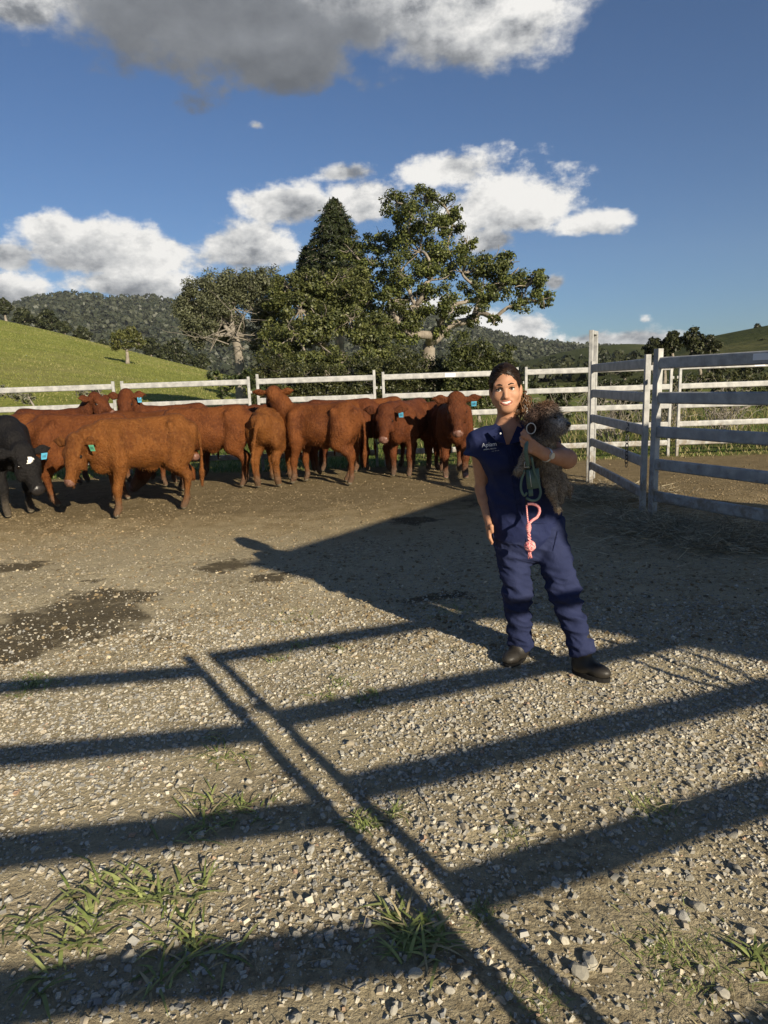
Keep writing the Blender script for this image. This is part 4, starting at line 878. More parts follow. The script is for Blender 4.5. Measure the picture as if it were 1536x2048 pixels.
def rot_to(d, up=(0, 0, 1)):
    d = unit(d); s = unit(np.cross(up, d)); u = np.cross(d, s); return np.stack([d, s, u], 1)   # columns: forward, left, up
def cow(label, loc, heading, hd=None, coatm='coat_red', size=1.0, legs=None, yaw=0., drop=0., reach=0., nose='nose_pink', tagc=None, tagside=-1, tail=0., face=None, seed=0, belly=1.0, white=False, fpitch=None, voxel=.023, hide=()):
    """local frame: +x forward, +y left. yaw/drop/reach place the head, face = local direction of the muzzle"""
    S = SDF((-1.35, -.75, -.02), (1.75, .75, 1.75), voxel); g = np.random.default_rng(seed)
    L = legs or [0, 0, 0, 0]      # fore-aft swing fl, fr, hl, hr
    # trunk
    S.ell((.40, 0, .91), (.38, .225, .33), .05); S.ell((-.05, 0, .89), (.52, .262*belly, .295), .08); S.ell((-.52, 0, .96), (.34, .235, .29), .10)
    S.cone((.52, 0, 1.14), (-.60, 0, 1.18), .085, .085, .12); S.ell((.62, 0, .76), (.16, .11, .19), .10)
    S.ell((-.78, 0, 1.04), (.10, .15, .14), .08)
    for s in (-1, 1):
        S.cone((-.40, s*.19, 1.15), (-.44, s*.17, 1.02), .048, .09, .06); S.ell((-.80, s*.10, 1.10), (.06, .05, .06), .04)   # hook and pin bones
        S.ell((-.30, s*.33, .98), (.13, .09, .15), .06, cut=True); S.ell((.16, s*.34, .98), (.07, .09, .22), .06, cut=True)   # flank hollow, behind the shoulder
    S.cone((.42, .165, 1.06), (.38, .175, .72), .10, .125, .08); S.cone((.42, -.165, 1.06), (.38, -.175, .72), .10, .125, .08)
    # neck and head
    hs = 1.26; hb = np.array([1.04+reach-.12*abs(yaw), .46*math.sin(yaw), 1.20-drop]); sh = np.array([.56, 0, 1.04])
    mid = (sh+hb)/2+np.array([0, 0, .03])
    S.chain([sh, mid, hb], [.20, .155, .125], .08, flat=((0, 1, 0), 1.2)); S.chain([np.array([.60, 0, .84]), mid-[0, 0, .15], hb+[0, 0, -.12]], [.15, .10, .07], .08, flat=((0, 1, 0), 1.3))
    if face is None: face = (math.cos(yaw*1.4), math.sin(yaw*1.4), -.85)
    Rh = rot_to(face); fd, ls, uu = Rh[:, 0], Rh[:, 1], Rh[:, 2]
    H = lambda x, y, z: hb+(fd*x+ls*y+uu*z)*hs
    e_ = lambda p, r, k, **kw: S.ell(p, np.array(r)*hs, k, Rh, **kw)
    S.cone(H(-.01, 0, .02), H(.15, 0, .02), .108*hs, .098*hs, .05, flat=(uu, 1.15)); S.cone(H(.13, 0, .005), H(.35, 0, -.005), .088*hs, .054*hs, .05)
    e_(H(.385, 0, -.014), (.052, .070, .056), .03); e_(H(.17, 0, -.07), (.17, .056, .055), .05); e_(H(.34, 0, -.062), (.06, .046, .03), .03)
    e_(H(-.03, 0, .07), (.07, .085, .05), .05)                                   # poll
    for s in (-1, 1):
        e_(H(.11, s*.088, .06), (.05, .03, .028), .025)                             # brow
        e_(H(.165, s*.09, -.05), (.08, .025, .065), .04)                            # cheek
        ea = H(-.01, s*.095, .04); ed = unit(ls*s*1.0-fd*.10+np.array([0, 0, .05])); fu = unit(fd*.6+uu*.8)
        S.cone(ea, ea+ed*.13, .035, .070, .02, flat=(fu, 2.2)); S.cone(ea+ed*.13, ea+ed*.24, .070, .022, .02, flat=(fu, 2.2))
        S.ell(ea+ed*.13+fu*.040, (.075, .026, .036), .01, np.stack([ed, fu, np.cross(ed, fu)], 1), cut=True)
        e_(H(.428, s*.036, .004), (.018, .014, .012), .008, cut=True)                 # nostril
        e_(H(.135, s*.104, .03), (.028, .012, .018), .012, cut=True)                  # eye socket
    # legs
    hoofs = []
    for i, s in enumerate((1, -1)):
        o = L[i]; y = .155*s
        S.chain([(.40, y, .80), (.38+o*.25, y*1.02, .60), (.43+o*.6, y*.98, .37), (.42+o*.95, y*.98, .13)], [.115, .085, .053, .040], .05); S.ell((.435+o*.6, y*.98, .36), (.06, .055, .07), .03)
        S.cone((.42+o*.95, y*.98, .13), (.46+o, y*.98, .06), .05, .048, .02); hoofs.append((.47+o, y*.98))
        o = L[2+i]; y = .15*s
        S.chain([(-.52, y, .92), (-.42+o*.2, y*1.12, .66), (-.66+o*.55, y*1.0, .46), (-.62+o*.9, y*.98, .14)], [.18, .115, .060, .042], .06); S.ell((-.66+o*.55, y, .47), (.068, .05, .08), .03); S.ell((-.55, y*1.15, .80), (.2, .11, .2), .08)
        S.cone((-.62+o*.9, y*.98, .14), (-.57+o, y*.98, .06), .052, .05, .02); hoofs.append((-.56+o, y*.98))
    # tail, flank fold
    S.chain([(-.84, 0, 1.10), (-.915, tail*.3, .98), (-.93, tail*.7, .72), (-.91, tail, .46)], [.045, .03, .022, .035], .03); S.cone((-.91, tail, .48), (-.90, tail, .28), .042, .02, .02)
    S.ell((-.12, 0, .61), (.10, .045, .06), .06)
    V, Fq = S.surface(); V = relax(V, Fq, 2, .5); N = normals(V, Fq)
    V = V+N*(wob(V, 3.2, seed % 4)*.006+wob(V, 9, (seed+1) % 4)*.003)[:, None]
    fc = V[Fq].mean(1); mi = np.zeros(len(Fq), int)
    q = (fc-H(.41, 0, -.01))@Rh; mi[(q[:, 0]+.35*q[:, 2] > -.012)] = 1
    mi[fc[:, 0] < .3] = 0
    mi[fc[:, 2] < .052] = 2
    if white: q = (fc-H(.12, 0, .12)); mi[(np.linalg.norm(q*[1, 1, 1], axis=1)+.02*wob(fc, 20) < .05)] = 3
    T = thing('cow', label, 'cow', (loc[0], loc[1], 0), math.atan2(heading[1], heading[0]), 'cattle in the yard')
    T.scale = (size*.84, size, size)
    bo = link('body', mesh('body', V, Fq, [M[coatm], M[nose], M['hoof'], M['white_hair']], True, midx=mi), T)
    for s in (-1, 1):
        m_ = MB(); m_.ball(H(.135, s*.094, .03), (.027, .027, .027), 10, 7); m_.build('eye', M['eye'], T, True)
    # ragged coat: short hair along the outline
    nh = 3200; pick = g.choice(len(V), nh); pk = pick[(V[pick, 2] > .12)]; Pn = N[pk]
    dv = unit_rows(Pn*.45+np.array([-.35, 0, -.6])+g.normal(size=(len(pk), 3))*.22)
    v, f, k = strands(V[pk]-Pn*.004, dv, g.uniform(.022, .045, len(pk)), np.full(len(pk), .006), g.normal(size=(len(pk), 3))*.15, g, 2)
    hm = link('coat_hair', mesh('coat_hair', v, f, M[coatm], False), T); hm['kind'] = 'stuff'
    if tagc:
        c = H(.0, tagside*.20, -.01); m_ = MB(); nrm = unit(fd*.9+uu*.5); w = unit(np.cross(nrm, ls)); 
        quad = [c+ls*a*.034+w*b_*.042 for a, b_ in ((-1, -1), (1, -1), (1.15, 1), (-1.15, 1))]
        m_.loft([[p_+nrm*.04 for p_ in quad], [p_+nrm*.046 for p_ in quad]]); tg = m_.build('ear_tag', M[tagc], T)
        m_ = MB()
        for a in (-.55, 0, .55): cc = c+ls*a*.03+nrm*.0475; m_.loft([[cc+ls*x*.004+w*y_*.016 for x, y_ in ((-1, -1), (1, -1), (1, 1), (-1, 1))], [cc+nrm*.0006+ls*x*.004+w*y_*.016 for x, y_ in ((-1, -1), (1, -1), (1, 1), (-1, 1))]])
        m_.build('tag_digits', M['tag_ink'], tg)
    return T
def unit_rows(v): return v/(np.linalg.norm(v, axis=1)[:, None]+1e-9)
def mid2(a, b): return (np.asarray(a)+np.asarray(b))/2
# (placements come from where the feet touch the ground in the photo)
cow('ginger cow standing in front of the herd, head lowered, green ear tag', mid2(gnd(216, 1044), gnd(368, 1010)), (-.84, -.54), coatm='coat_light', yaw=.30, drop=.24, reach=-.06, face=(.50, .50, -1.05), legs=[.05, -.03, .06, -.08], tagc='tag_green', tagside=1, seed=1, size=1.0, voxel=.018)
cow('black cow at the left edge with its head lowered and a white forehead mark', gnd(14, 1026), (.74, -.67), coatm='coat_black', nose='nose_black', yaw=-.05, drop=.42, reach=-.05, face=(.66, .1, -.85), legs=[.02, .12, 0, .1], tagc='tag_blue', tagside=1, white=True, seed=2, size=1.06, voxel=.018)
cow('red cow standing broadside right behind the ginger one, tail towards the left', at(180, 985, 9.75), (.985, .17), coatm='coat_red', yaw=-.12, drop=.60, reach=.30, legs=[.1, 0, -.05, .1], seed=3, size=1.03, tail=.06, face=(.9, -.2, -.5))
cow('red cow at the left edge whose back shows above the black cow', at(20, 960, 11.0), (-.95, .2), coatm='coat_red', legs=[0, .1, 0, 0], seed=4, size=1.03, drop=.2, voxel=.029)
cow('deep red cow with raised head looking right, left of the pair of heads', at(120, 950, 12.0), (1, .02), coatm='coat_deep', yaw=-.12, drop=-.15, reach=-.14, face=(.86, -.45, -.42), seed=5, size=1.06, voxel=.02)
cow('deep red cow with raised head and blue tag facing the camera, right of the pair', at(350, 950, 12.35), (-.80, -.35), coatm='coat_deep', yaw=.40, drop=-.18, reach=-.2, face=(.30, .80, -.75), tagc='tag_blue', tagside=1, seed=6, size=1.06, voxel=.02)
cow('red cow standing broadside behind the one with its rump to the camera', at(420, 970, 10.9), (-.97, -.2), coatm='coat_red', yaw=.1, drop=.72, reach=-.02, face=(.75, .2, -.8), seed=7, size=1.04, legs=[0, .08, 0, -.06])
cow('ginger cow turning its rump and tail to the camera in mid herd', mid2(gnd(505, 998), gnd(560, 960))+[.06, .52, 0], (.12, .99), coatm='coat_light', yaw=.3, drop=.3, seed=8, size=1.0, tail=.13, legs=[0, 0, -.05, .12], belly=1.08, voxel=.018)
cow('red cow with lifted head looking away, standing left of the post joint', mid2(gnd(690, 976), gnd(600, 960)), (-.93, .36), coatm='coat_red', yaw=.06, drop=-.20, reach=-.14, face=(.55, -.80, -.28), seed=9, size=1.03, legs=[.05, -.05, -.10, .12], voxel=.018)
cow('deep red cow behind the herd, only its back showing, middle of the far fence', at(690, 950, 12.4), (.9, .3), coatm='coat_deep', drop=.3, seed=10, size=1.05, voxel=.029)
cow('deep red cow walking to the camera with turned head and blue tag', mid2(gnd(785, 966), gnd(845, 945))+[.05, .35, 0], (-.42, -.91), coatm='coat_deep', yaw=-.10, drop=.12, reach=-.05, face=(.72, .12, -.92), tagc='tag_blue', tagside=1, seed=11, size=1.02, legs=[.04, -.02, 0, .05], voxel=.018)
cow('deep red cow standing broadside behind the one walking to the camera', at(835, 950, 12.2), (.98, -.1), coatm='coat_deep', drop=.45, reach=-.1, seed=12, size=.98, voxel=.029, face=(.8, .3, -.8))
cow('red cow facing the camera next to the woman, blue tag in its ear', mid2(gnd(890, 963), gnd(925, 961))+[.05, .5, 0], (-.02, -1), coatm='coat_deep', yaw=0, drop=-.02, reach=-.12, face=(.50, -.02, -1.0), tagc='tag_blue', tagside=1, seed=13, size=1.03, legs=[.03, -.05, 0, .04], voxel=.018)
cow('tan cow almost out of frame, one leg showing at the left edge', gnd(-75, 1075), (-.75, .66), coatm='coat_light', seed=14, drop=.2, voxel=.026, size=1.0)
cow('red cow hidden behind the broadside cow, head poking out low over its rump', at(300, 955, 11.5), (.96, -.25), coatm='coat_red', yaw=-.3, drop=.35, reach=.0, face=(.7, -.5, -.7), seed=15, size=1.0, voxel=.026)
cow('deep red cow at the far fence between the turned-away cow and the head-up cow', at(590, 950, 12.5), (-.95, -.3), coatm='coat_deep', yaw=.3, drop=.1, face=(.5, .7, -.6), seed=16, size=1.02, voxel=.026)
cow('red cow at the far fence behind the cow walking to the camera', at(745, 950, 12.6), (-.9, -.4), coatm='coat_red', drop=.15, yaw=.2, face=(.6, .6, -.7), seed=17, size=1.04, voxel=.026)
# ------------------------------------------------------------------ woman
M['skin'] = material('skin', (.43, .225, .135), .55, (.36, .175, .10), 22, 6, .25, 110, bdist=.003, spec=.3)
def cloth_extra(b, V, c, p):
    w = b.n('ShaderNodeTexWave', wave_type='BANDS'); b.put(w.inputs['Vector'], V); w.inputs['Scale'].default_value = 180; w.inputs['Distortion'].default_value = 2
    return b.mix(b.m('MULTIPLY', w.outputs[1], .25), c, (.02, .025, .06))
M['navy'] = material('navy_cotton', (.012, .017, .058), .8, (.018, .025, .075), 6, 5, .5, 22, bdist=.012, extra=cloth_extra, spec=.15)
M['navy_pants'] = material('navy_drill', (.017, .023, .062), .85, (.026, .033, .080), 5, 5, .55, 18, bdist=.014, extra=cloth_extra, spec=.12)
M['hair'] = material('dark_hair', (.012, .008, .006), .38, (.03, .017, .010), 30, 5, .6, 70, bdist=.006, spec=.2)
M['hair_tip'] = material('brown_hair', (.05, .024, .011), .42, (.14, .07, .028), 26, 4, spec=.4)
M['boot'] = material('boot_leather', (.016, .014, .012), .45, (.034, .03, .025), 10, 5, .4, 60, bdist=.006)
M['sole'] = material('boot_sole', (.012, .011, .010), .8)
M['white'] = material('white_thread', (.75, .75, .75), .7)
M['tooth'] = material('teeth', (.75, .70, .62), .3)
M['lip'] = material('lips', (.36, .12, .09), .45)
M['sclera'] = material('eye_white', (.62, .58, .54), .25)
M['iris'] = material('iris', (.03, .018, .010), .2)
M['steel'] = material('watch_steel', (.65, .65, .63), .3, metal=.7)
A = lambda px, py, Y: at(px, py, Y)
ORG = np.array([A(1100, 1330, 3.58)[0], 3.58, 0.0])
person = thing('person', 'woman in navy work clothes and dark boots, holding a small dog, smiling', 'person', ORG)
lo = np.array([A(915, 1000, 3.6)[0]-.02, 3.12, -.01]); hi = np.array([A(1225, 1000, 3.6)[0]+.03, 3.92, 1.74])
VX = .0047
rsh, rel, rwr = A(957, 888, 3.64), A(966, 978, 3.70), A(976, 1036, 3.62)
lsh, lel, lwr = A(1086, 884, 3.62), A(1134, 918, 3.46), A(1090, 909, 3.335)
neckb = A(1017, 860, 3.64); chest = A(1026, 915, 3.63); waist = A(1043, 990, 3.63); pelv = A(1052, 1050, 3.63)
rhip, rkn, ran = A(1018, 1062, 3.64), A(1034, 1180, 3.62), A(1041, 1278, 3.70)
lhip, lkn, lan = A(1094, 1062, 3.62), A(1128, 1180, 3.53), A(1162, 1290, 3.47)
# head frame: a = image right, u = up, f = towards the viewer
O = A(1011, 778, 3.525); fv = unit(EYE-O+np.array([0, 0, -.05])); a_ = unit(np.cross(fv, [0, 0, 1.])); a_ = -a_ if a_[0] < 0 else a_
uv = unit(np.cross(a_, -fv)); uv = uv if uv[2] > 0 else -uv
tl = R(4); a_, uv = a_*math.cos(tl)+uv*math.sin(tl), uv*math.cos(tl)-a_*math.sin(tl)
Hh = lambda a, f, u: O+a_*a+fv*f+uv*u
RH = np.stack([a_, fv, uv], 1)
S = SDF(lo, hi, VX)
def head_shape(S):
    S.ell(Hh(0, -.095, .027), (.074, .096, .094), .02, RH); S.ell(Hh(0, -.058, -.035), (.060, .062, .072), .03, RH)
    S.ell(Hh(0, -.034, -.085), (.030, .028, .026), .03, RH)
    for s in (-1, 1):
        S.cone(Hh(s*.052, -.075, -.055), Hh(s*.012, -.028, -.098), .022, .02, .03); S.ell(Hh(s*.038, -.030, -.034), (.027, .024, .026), .02, RH)
        S.cone(Hh(s*.046, -.020, .022), Hh(s*.010, -.002, .018), .012, .011, .015)
        S.ell(Hh(s*.033, .000, -.001), (.017, .010, .010), .010, RH, cut=True); S.ell(Hh(s*.077, -.095, -.015), (.010, .020, .032), .008, RH)
        S.ell(Hh(s*.011, .004, -.044), (.008, .009, .007), .006, RH)
    S.cone(Hh(0, -.004, .005), Hh(0, .016, -.040), .008, .011, .012)
    S.ell(Hh(0, -.010, -.068), (.034, .016, .018), .015, RH); S.ell(Hh(0, -.003, -.069), (.031, .010, .0085), .005, RH, cut=True)
head_shape(S)
S.cone(Hh(0, -.098, -.065), neckb, .050, .054, .03); S.cone(neckb, chest, .06, .10, .06)
def torso(S, inf, k=.05):
    S.cone(rsh, neckb, .046+inf, .05+inf, k); S.cone(lsh, neckb, .052+inf, .05+inf, k)
    S.cone(A(1031, 915, 3.63), waist, .160+inf, .165+inf, k, flat=((0, 1, 0), 1.55)); S.ell(A(1022, 905, 3.62), (.155+inf, .095+inf, .14), k); S.ell(A(1023, 925, 3.565), (.10+inf, .055+inf, .055), k)
    S.cone(waist, pelv, .165+inf, .178+inf, k, flat=((0, 1, 0), 1.5))
torso(S, -.012); S.cone(rhip, pelv, .09, .10, .04)
S.chain([rhip, rkn, ran, ran-[0, 0, .05]], [.080, .052, .034, .034], .03); S.chain([lhip, lkn, lan, lan-[0, 0, .05]], [.080, .052, .034, .034], .03)
S.chain([rsh, rel, rwr], [.046, .037, .025], .025); S.cone(rel, rel+(rwr-rel)*.35, .037, .037, .02)
S.chain([lsh, lel, lwr], [.050, .043, .029], .025); S.cone(lel, lel+(lwr-lel)*.4, .043, .043, .02)
# right hand, hanging and relaxed
p0 = A(977, 1052, 3.595); S.cone(rwr, p0, .027, .030, .015, flat=((1, 0, 0), 1.7)); kn = A(977, 1060, 3.59)
for i, (dy, dl_) in enumerate(((-.030, 0), (-.010, .012), (.010, .008), (.028, -.012))):
    b0 = kn+[0, dy, 0]; b1 = b0+[.002, -.006, -.034-dl_*.4]; b2 = b1+[.012, -.004, -.026-dl_*.5]; S.chain([b0, b1, b2], [.0095, .0085, .0072], .006)
S.chain([rwr+[.0, -.02, -.018], A(983, 1053, 3.555), A(985, 1064, 3.55)], [.013, .0105, .0085], .008)
# left hand, closed round the dog's chest
pk = A(1062, 892, 3.31); S.cone(lwr, pk, .029, .034, .015, flat=((0, 1, 0), 1.55)); knu = A(1052, 887, 3.30)
for i, (px, py) in enumerate(((1050, 876), (1048, 885), (1050, 894), (1055, 902))):
    b0 = A(px+6, py+2, 3.295); b1 = A(px-5, py-4, 3.30); b2 = A(px-6, py-10, 3.33); b3 = A(px+1, py-14, 3.352); S.chain([b0, b1, b2, b3], [.0095, .0085, .0078, .0070], .004)
S.chain([A(1064, 884, 3.305), A(1054, 872, 3.30), A(1048, 861, 3.315)], [.014, .0105, .0085], .008)
V, Fq = S.surface(); V = relax(V, Fq, 1, .4)
link('body', mesh('body', V-ORG, Fq, M['skin'], True), person)
PO = lambda m_, nm, mt, par=person, sm=True: m_.build(nm, M[mt], par, sm)
def off(m_):
    m_.v = [v-ORG for v in m_.v]; return m_
for s in (-1, 1):
    m_ = MB(); m_.ball(Hh(s*.033, -.0125, -.0015), .0118, 12, 8); e = PO(off(m_), 'eye', 'sclera')
    m_ = MB(); c = Hh(s*.033, -.0045, -.0015); m_.ball(c, (.0062, .0058, .0062), 10, 6); PO(off(m_), 'iris', 'iris', e)
    m_ = MB(); m_.tube([Hh(s*.019, -.002, .002), Hh(s*.033, .0005, .0058), Hh(s*.047, -.008, .001)], [.0026, .0040, .0026], 5); PO(off(m_), 'eyelid', 'hair', e)
    m_ = MB(); m_.tube([Hh(s*.014, .007, .0195), Hh(s*.030, .003, .0255), Hh(s*.050, -.012, .0215)], [.0036, .0038, .0018], 6); PO(off(m_), 'eyebrow', 'hair')
t = np.linspace(-1, 1, 9); m_ = MB()
m_.loft([[Hh(.032*x, .0055-.014*x*x, -.0635+.0085*x*x+dz*(1-.6*abs(x))) for dz in (0.0, -.0115)]+[Hh(.032*x, .001-.014*x*x, -.0635+.0085*x*x+dz*(1-.6*abs(x))) for dz in (-.0115, 0.0)] for x in t]); PO(off(m_), 'teeth', 'tooth', sm=False)
for nm_, z0, cu, rr in (('upper_lip', -.0605, .0105, .0030), ('lower_lip', -.0800, .028, .0042)):
    m_ = MB(); m_.tube([Hh(.036*x, .0065-.017*x*x, z0+cu*x*x) for x in t], np.interp(np.abs(t), [0, .6, 1], [rr, rr, rr*.4]), 6); PO(off(m_), nm_, 'lip')
# hair
S = SDF(Hh(0, -.1, 0)-.24, Hh(0, -.1, 0)+.24, .005)
S.ell(Hh(0, -.102, .034), (.080, .103, .098), .02, RH); S.ell(Hh(0, -.19, -.01), (.05, .05, .05), .03, RH)
S.ell(Hh(0, .022, -.032), (.069, .105, .113), .012, RH, cut=True)
S.cone(Hh(0, -.10, -.09), Hh(0, -.06, -.20), .085, .08, .01, cut=True)
V, Fq = S.surface(); V = relax(V, Fq, 2, .5); N = normals(V, Fq); V = V+N*(np.abs(wob(V*np.array([1, 1, 1]), 26, 1))*.003)[:, None]
hair = link('hair', mesh('hair', V-ORG, Fq, M['hair'], True), person)
g = np.random.default_rng(55); pk = g.choice(len(V), 4200); Pn = N[pk]; fl_ = np.tile(-fv*1.0-uv*.25, (len(pk), 1))+a_*np.sign((V[pk]-O)@a_)[:, None]*.15; fl_ = unit_rows(fl_-Pn*(fl_*Pn).sum(1)[:, None])
v_, f_, k_ = strands(V[pk]+Pn*.0012, unit_rows(fl_+g.normal(size=(len(pk), 3))*.08), g.uniform(.02, .045, len(pk)), np.full(len(pk), .0022), -Pn*.18, g, 3)
sh_ = link('hair_strands', mesh('hair_strands', v_-ORG, f_, M['hair'], False), hair); sh_['kind'] = 'stuff'
pt = [Hh(.055, -.17, -.035), Hh(.074, -.13, -.07), Hh(.075, -.10, -.115), Hh(.06, -.085, -.16)]
m_ = MB()
for k in range(70):
    o_ = g.normal(size=3)*.017; w_ = g.normal(size=3)*.012; ph = g.random()*6
    path = []
    for s in np.linspace(0, 1, 14):
        q = np.array([np.interp(s, [0, .33, .66, 1], [p[i] for p in pt]) for i in range(3)]); sp = .35+1.1*math.sin(s*2.6)
        path.append(q+o_*sp+w_*s+a_*math.sin(s*13+ph)*.007+fv*math.cos(s*13+ph)*.007)
    m_.tube(path, np.linspace(.0048, .0015, 14), 4)
pn = PO(off(m_), 'ponytail', 'hair_tip', hair); pn['kind'] = 'stuff'
# shirt
S = SDF(lo, hi, .006)
cuffR = A(950, 910, 3.645); cuffL = lsh+(lel-lsh)*.42
S.cone(A(962, 880, 3.64), cuffR, .056, .060, .03); S.cone(cuffR, cuffR+(cuffR-rsh)*.8, .060, .062, .01); S.chop(cuffR, unit(cuffR-rsh)+np.array([.25, 0, 0]), .11, .2)
S.cone(lsh, cuffL, .060, .064, .03); S.cone(cuffL, cuffL+(lel-lsh)*.5, .064, .064, .01); S.chop(cuffL, lel-lsh, .10, .2)
torso(S, .008); S.cone(waist, pelv+[0, 0, .01], .178, .188, .04, flat=((0, 1, 0), 1.45))
S.cone(neckb+[0, .02, .05], neckb+[0, -.01, -.005], .062, .062, .006, cut=True); S.cone(neckb+[0, -.06, .0], A(1013, 892, 3.51), .052, .010, .008, cut=True); S.cone(neckb+[0, -.09, .02], A(1012, 888, 3.46), .055, .02, .008, cut=True)
V, Fq = S.surface(); V = relax(V, Fq, 2, .5); N = normals(V, Fq)
Vs = V*np.array([1.3, 1.0, 1.2])+np.array([.6, 0, 0])*V[:, 2:3]
fold = (1-2.2*np.abs(wob(Vs, 8, 0)))+.5*(1-2.2*np.abs(wob(Vs+2, 16, 3)))
V = V+N*(np.clip(fold, -1.8, 1.2)*.0055+wob(V, 3, 1)*.004)[:, None]
shirt = link('shirt', mesh('shirt', V-ORG, Fq, M['navy'], True), person)
for s, pts_ in ((-1, [(1000, 853, 3.57), (1012, 890, 3.485), (993, 884, 3.50), (975, 866, 3.56)]), (1, [(1034, 853, 3.57), (1018, 890, 3.485), (1040, 884, 3.50), (1052, 862, 3.56)])):
    q = [A(*p) for p in pts_]; m_ = MB(); m_.loft([[p+[0, -.008, .004] for p in q], [p+[0, 0, 0] for p in q]]); PO(off(m_), 'collar', 'navy', shirt, False)
m_ = MB(); m_.tube([A(1001, 867, 3.484), A(1001, 867, 3.478)], .0055, 8); PO(off(m_), 'button', 'white', shirt)
# embroidered name on the chest
def chest_text(txt, px, py, size, name, par):
    cu_ = bpy.data.curves.new('t', 'FONT'); cu_.body = txt; cu_.size = size; cu_.extrude = .0006; cu_.align_x = 'CENTER'
    to = bpy.data.objects.new('t', cu_); COL.objects.link(to); dg = bpy.context.evaluated_depsgraph_get(); me = bpy.data.meshes.new_from_object(to.evaluated_get(dg)); bpy.data.objects.remove(to)
    me.materials.clear(); me.materials.append(M['white']); o = link(name, me, par)
    p = A(px, py, 3.5)-EYE; p = p/np.linalg.norm(p)
    # nearest shirt point along the view ray
    Q = V-EYE; t_ = Q@p; e_ = np.linalg.norm(Q-t_[:, None]*p, axis=1); cand = e_ < .02; k = np.where(cand)[0][np.argmin(t_[cand])]; P_ = EYE+p*(t_[k]-.004); nn = N[k]
    z = unit(nn+np.array([0, -.6, 0])); x = unit(np.cross([0, 0, 1.], z)); y = np.cross(z, x); tlt = R(6); x, y = x*math.cos(tlt)+y*math.sin(tlt), y*math.cos(tlt)-x*math.sin(tlt)
    P_ = P_+z*.004
    o.matrix_local = Matrix(((x[0], y[0], z[0], P_[0]-ORG[0]), (x[1], y[1], z[1], P_[1]-ORG[1]), (x[2], y[2], z[2], P_[2]-ORG[2]), (0, 0, 0, 1)))
    return o
chest_text('Apiam', 979, 893, .030, 'embroidered_name', shirt); chest_text('ANIMAL HEALTH', 980, 899, .0085, 'embroidered_line', shirt); chest_text('- - - - -', 991, 903, .014, 'embroidered_strip', shirt)
def on_surface(px, py, V, N, lift=.0015):
    p = unit(A(px, py, 3.5)-EYE); Q = V-EYE; t_ = Q@p; e_ = np.linalg.norm(Q-t_[:, None]*p, axis=1); cand = np.where(e_ < .012)[0]; k = cand[np.argmin(t_[cand])]; return EYE+p*(t_[k])+N[k]*lift
def seam(name, a, b, V, N, mat, par, r=.0022, n=22, lift=.0012):
    m_ = MB(); m_.tube([on_surface(a[0]+(b[0]-a[0])*s, a[1]+(b[1]-a[1])*s, V, N, lift) for s in np.linspace(0, 1, n)], r, 5); return PO(off(m_), name, mat, par)
seam('placket', (1013, 897), (1036, 1030), V, N, 'navy', shirt); seam('placket', (1022, 897), (1046, 1030), V, N, 'navy', shirt)
for t_ in (.12, .36, .6, .84): m_ = MB(); q = on_surface(1017+24*t_, 897+133*t_, V, N, .003); m_.ball(q, (.0045, .003, .0045), 8, 5); PO(off(m_), 'button', 'navy_pants', shirt)
# trousers
S = SDF(lo, hi, .006)
S.cone(pelv+[0, 0, .02], pelv-[0, 0, .03], .19, .190, .03, flat=((0, 1, 0), 1.45)); S.cone(rhip+[0, 0, .03], lhip+[0, 0, .03], .095, .095, .03)
rh = ran+[0, 0, -.005]; lh = lan+[0, 0, -.005]
S.chain([rhip, rkn, rh], [.094, .076, .064], .025); S.chain([lhip, lkn, lh], [.094, .079, .064], .025)
S.cone(rh, rh+unit(rh-rkn)*.10, .070, .072, .01); S.cone(lh, lh+unit(lh-lkn)*.10, .070, .072, .01); S.chop(rh+unit(rh-rkn)*.040, rh-rkn, .12, .2); S.chop(lh+unit(lh-lkn)*.040, lh-lkn, .12, .2)
S.half(pelv+[0, 0, .045], (0, 0, 1))
V2, F2 = S.surface(); V2 = relax(V2, F2, 2, .5); N2 = normals(V2, F2)
Vs = V2*np.array([1.0, 1.0, 1.9])+np.array([.9, .2, 0])*V2[:, 2:3]
fold = (1-2.2*np.abs(wob(Vs, 9, 2)))+.6*(1-2.2*np.abs(wob(Vs+3, 17, 1)))
amp = .0035+.0050*np.exp(-((V2[:, 2]-.42)/.16)**2)+.0045*np.exp(-((V2[:, 2]-.14)/.08)**2)
V2 = V2+N2*(np.clip(fold, -1.8, 1.2)*amp*1.1+wob(V2, 3, 3)*.006)[:, None]
trousers = link('trousers', mesh('trousers', V2-ORG, F2, M['navy_pants'], True), person)
seam('pocket_seam', (984, 1062), (996, 1098), V2, N2, 'navy', trousers); seam('pocket_seam', (1116, 1062), (1106, 1102), V2, N2, 'navy', trousers); seam('fly_seam', (1050, 1052), (1054, 1092), V2, N2, 'navy', trousers); seam('waistband', (986, 1046), (1112, 1046), V2, N2, 'navy', trousers, .004, 30)
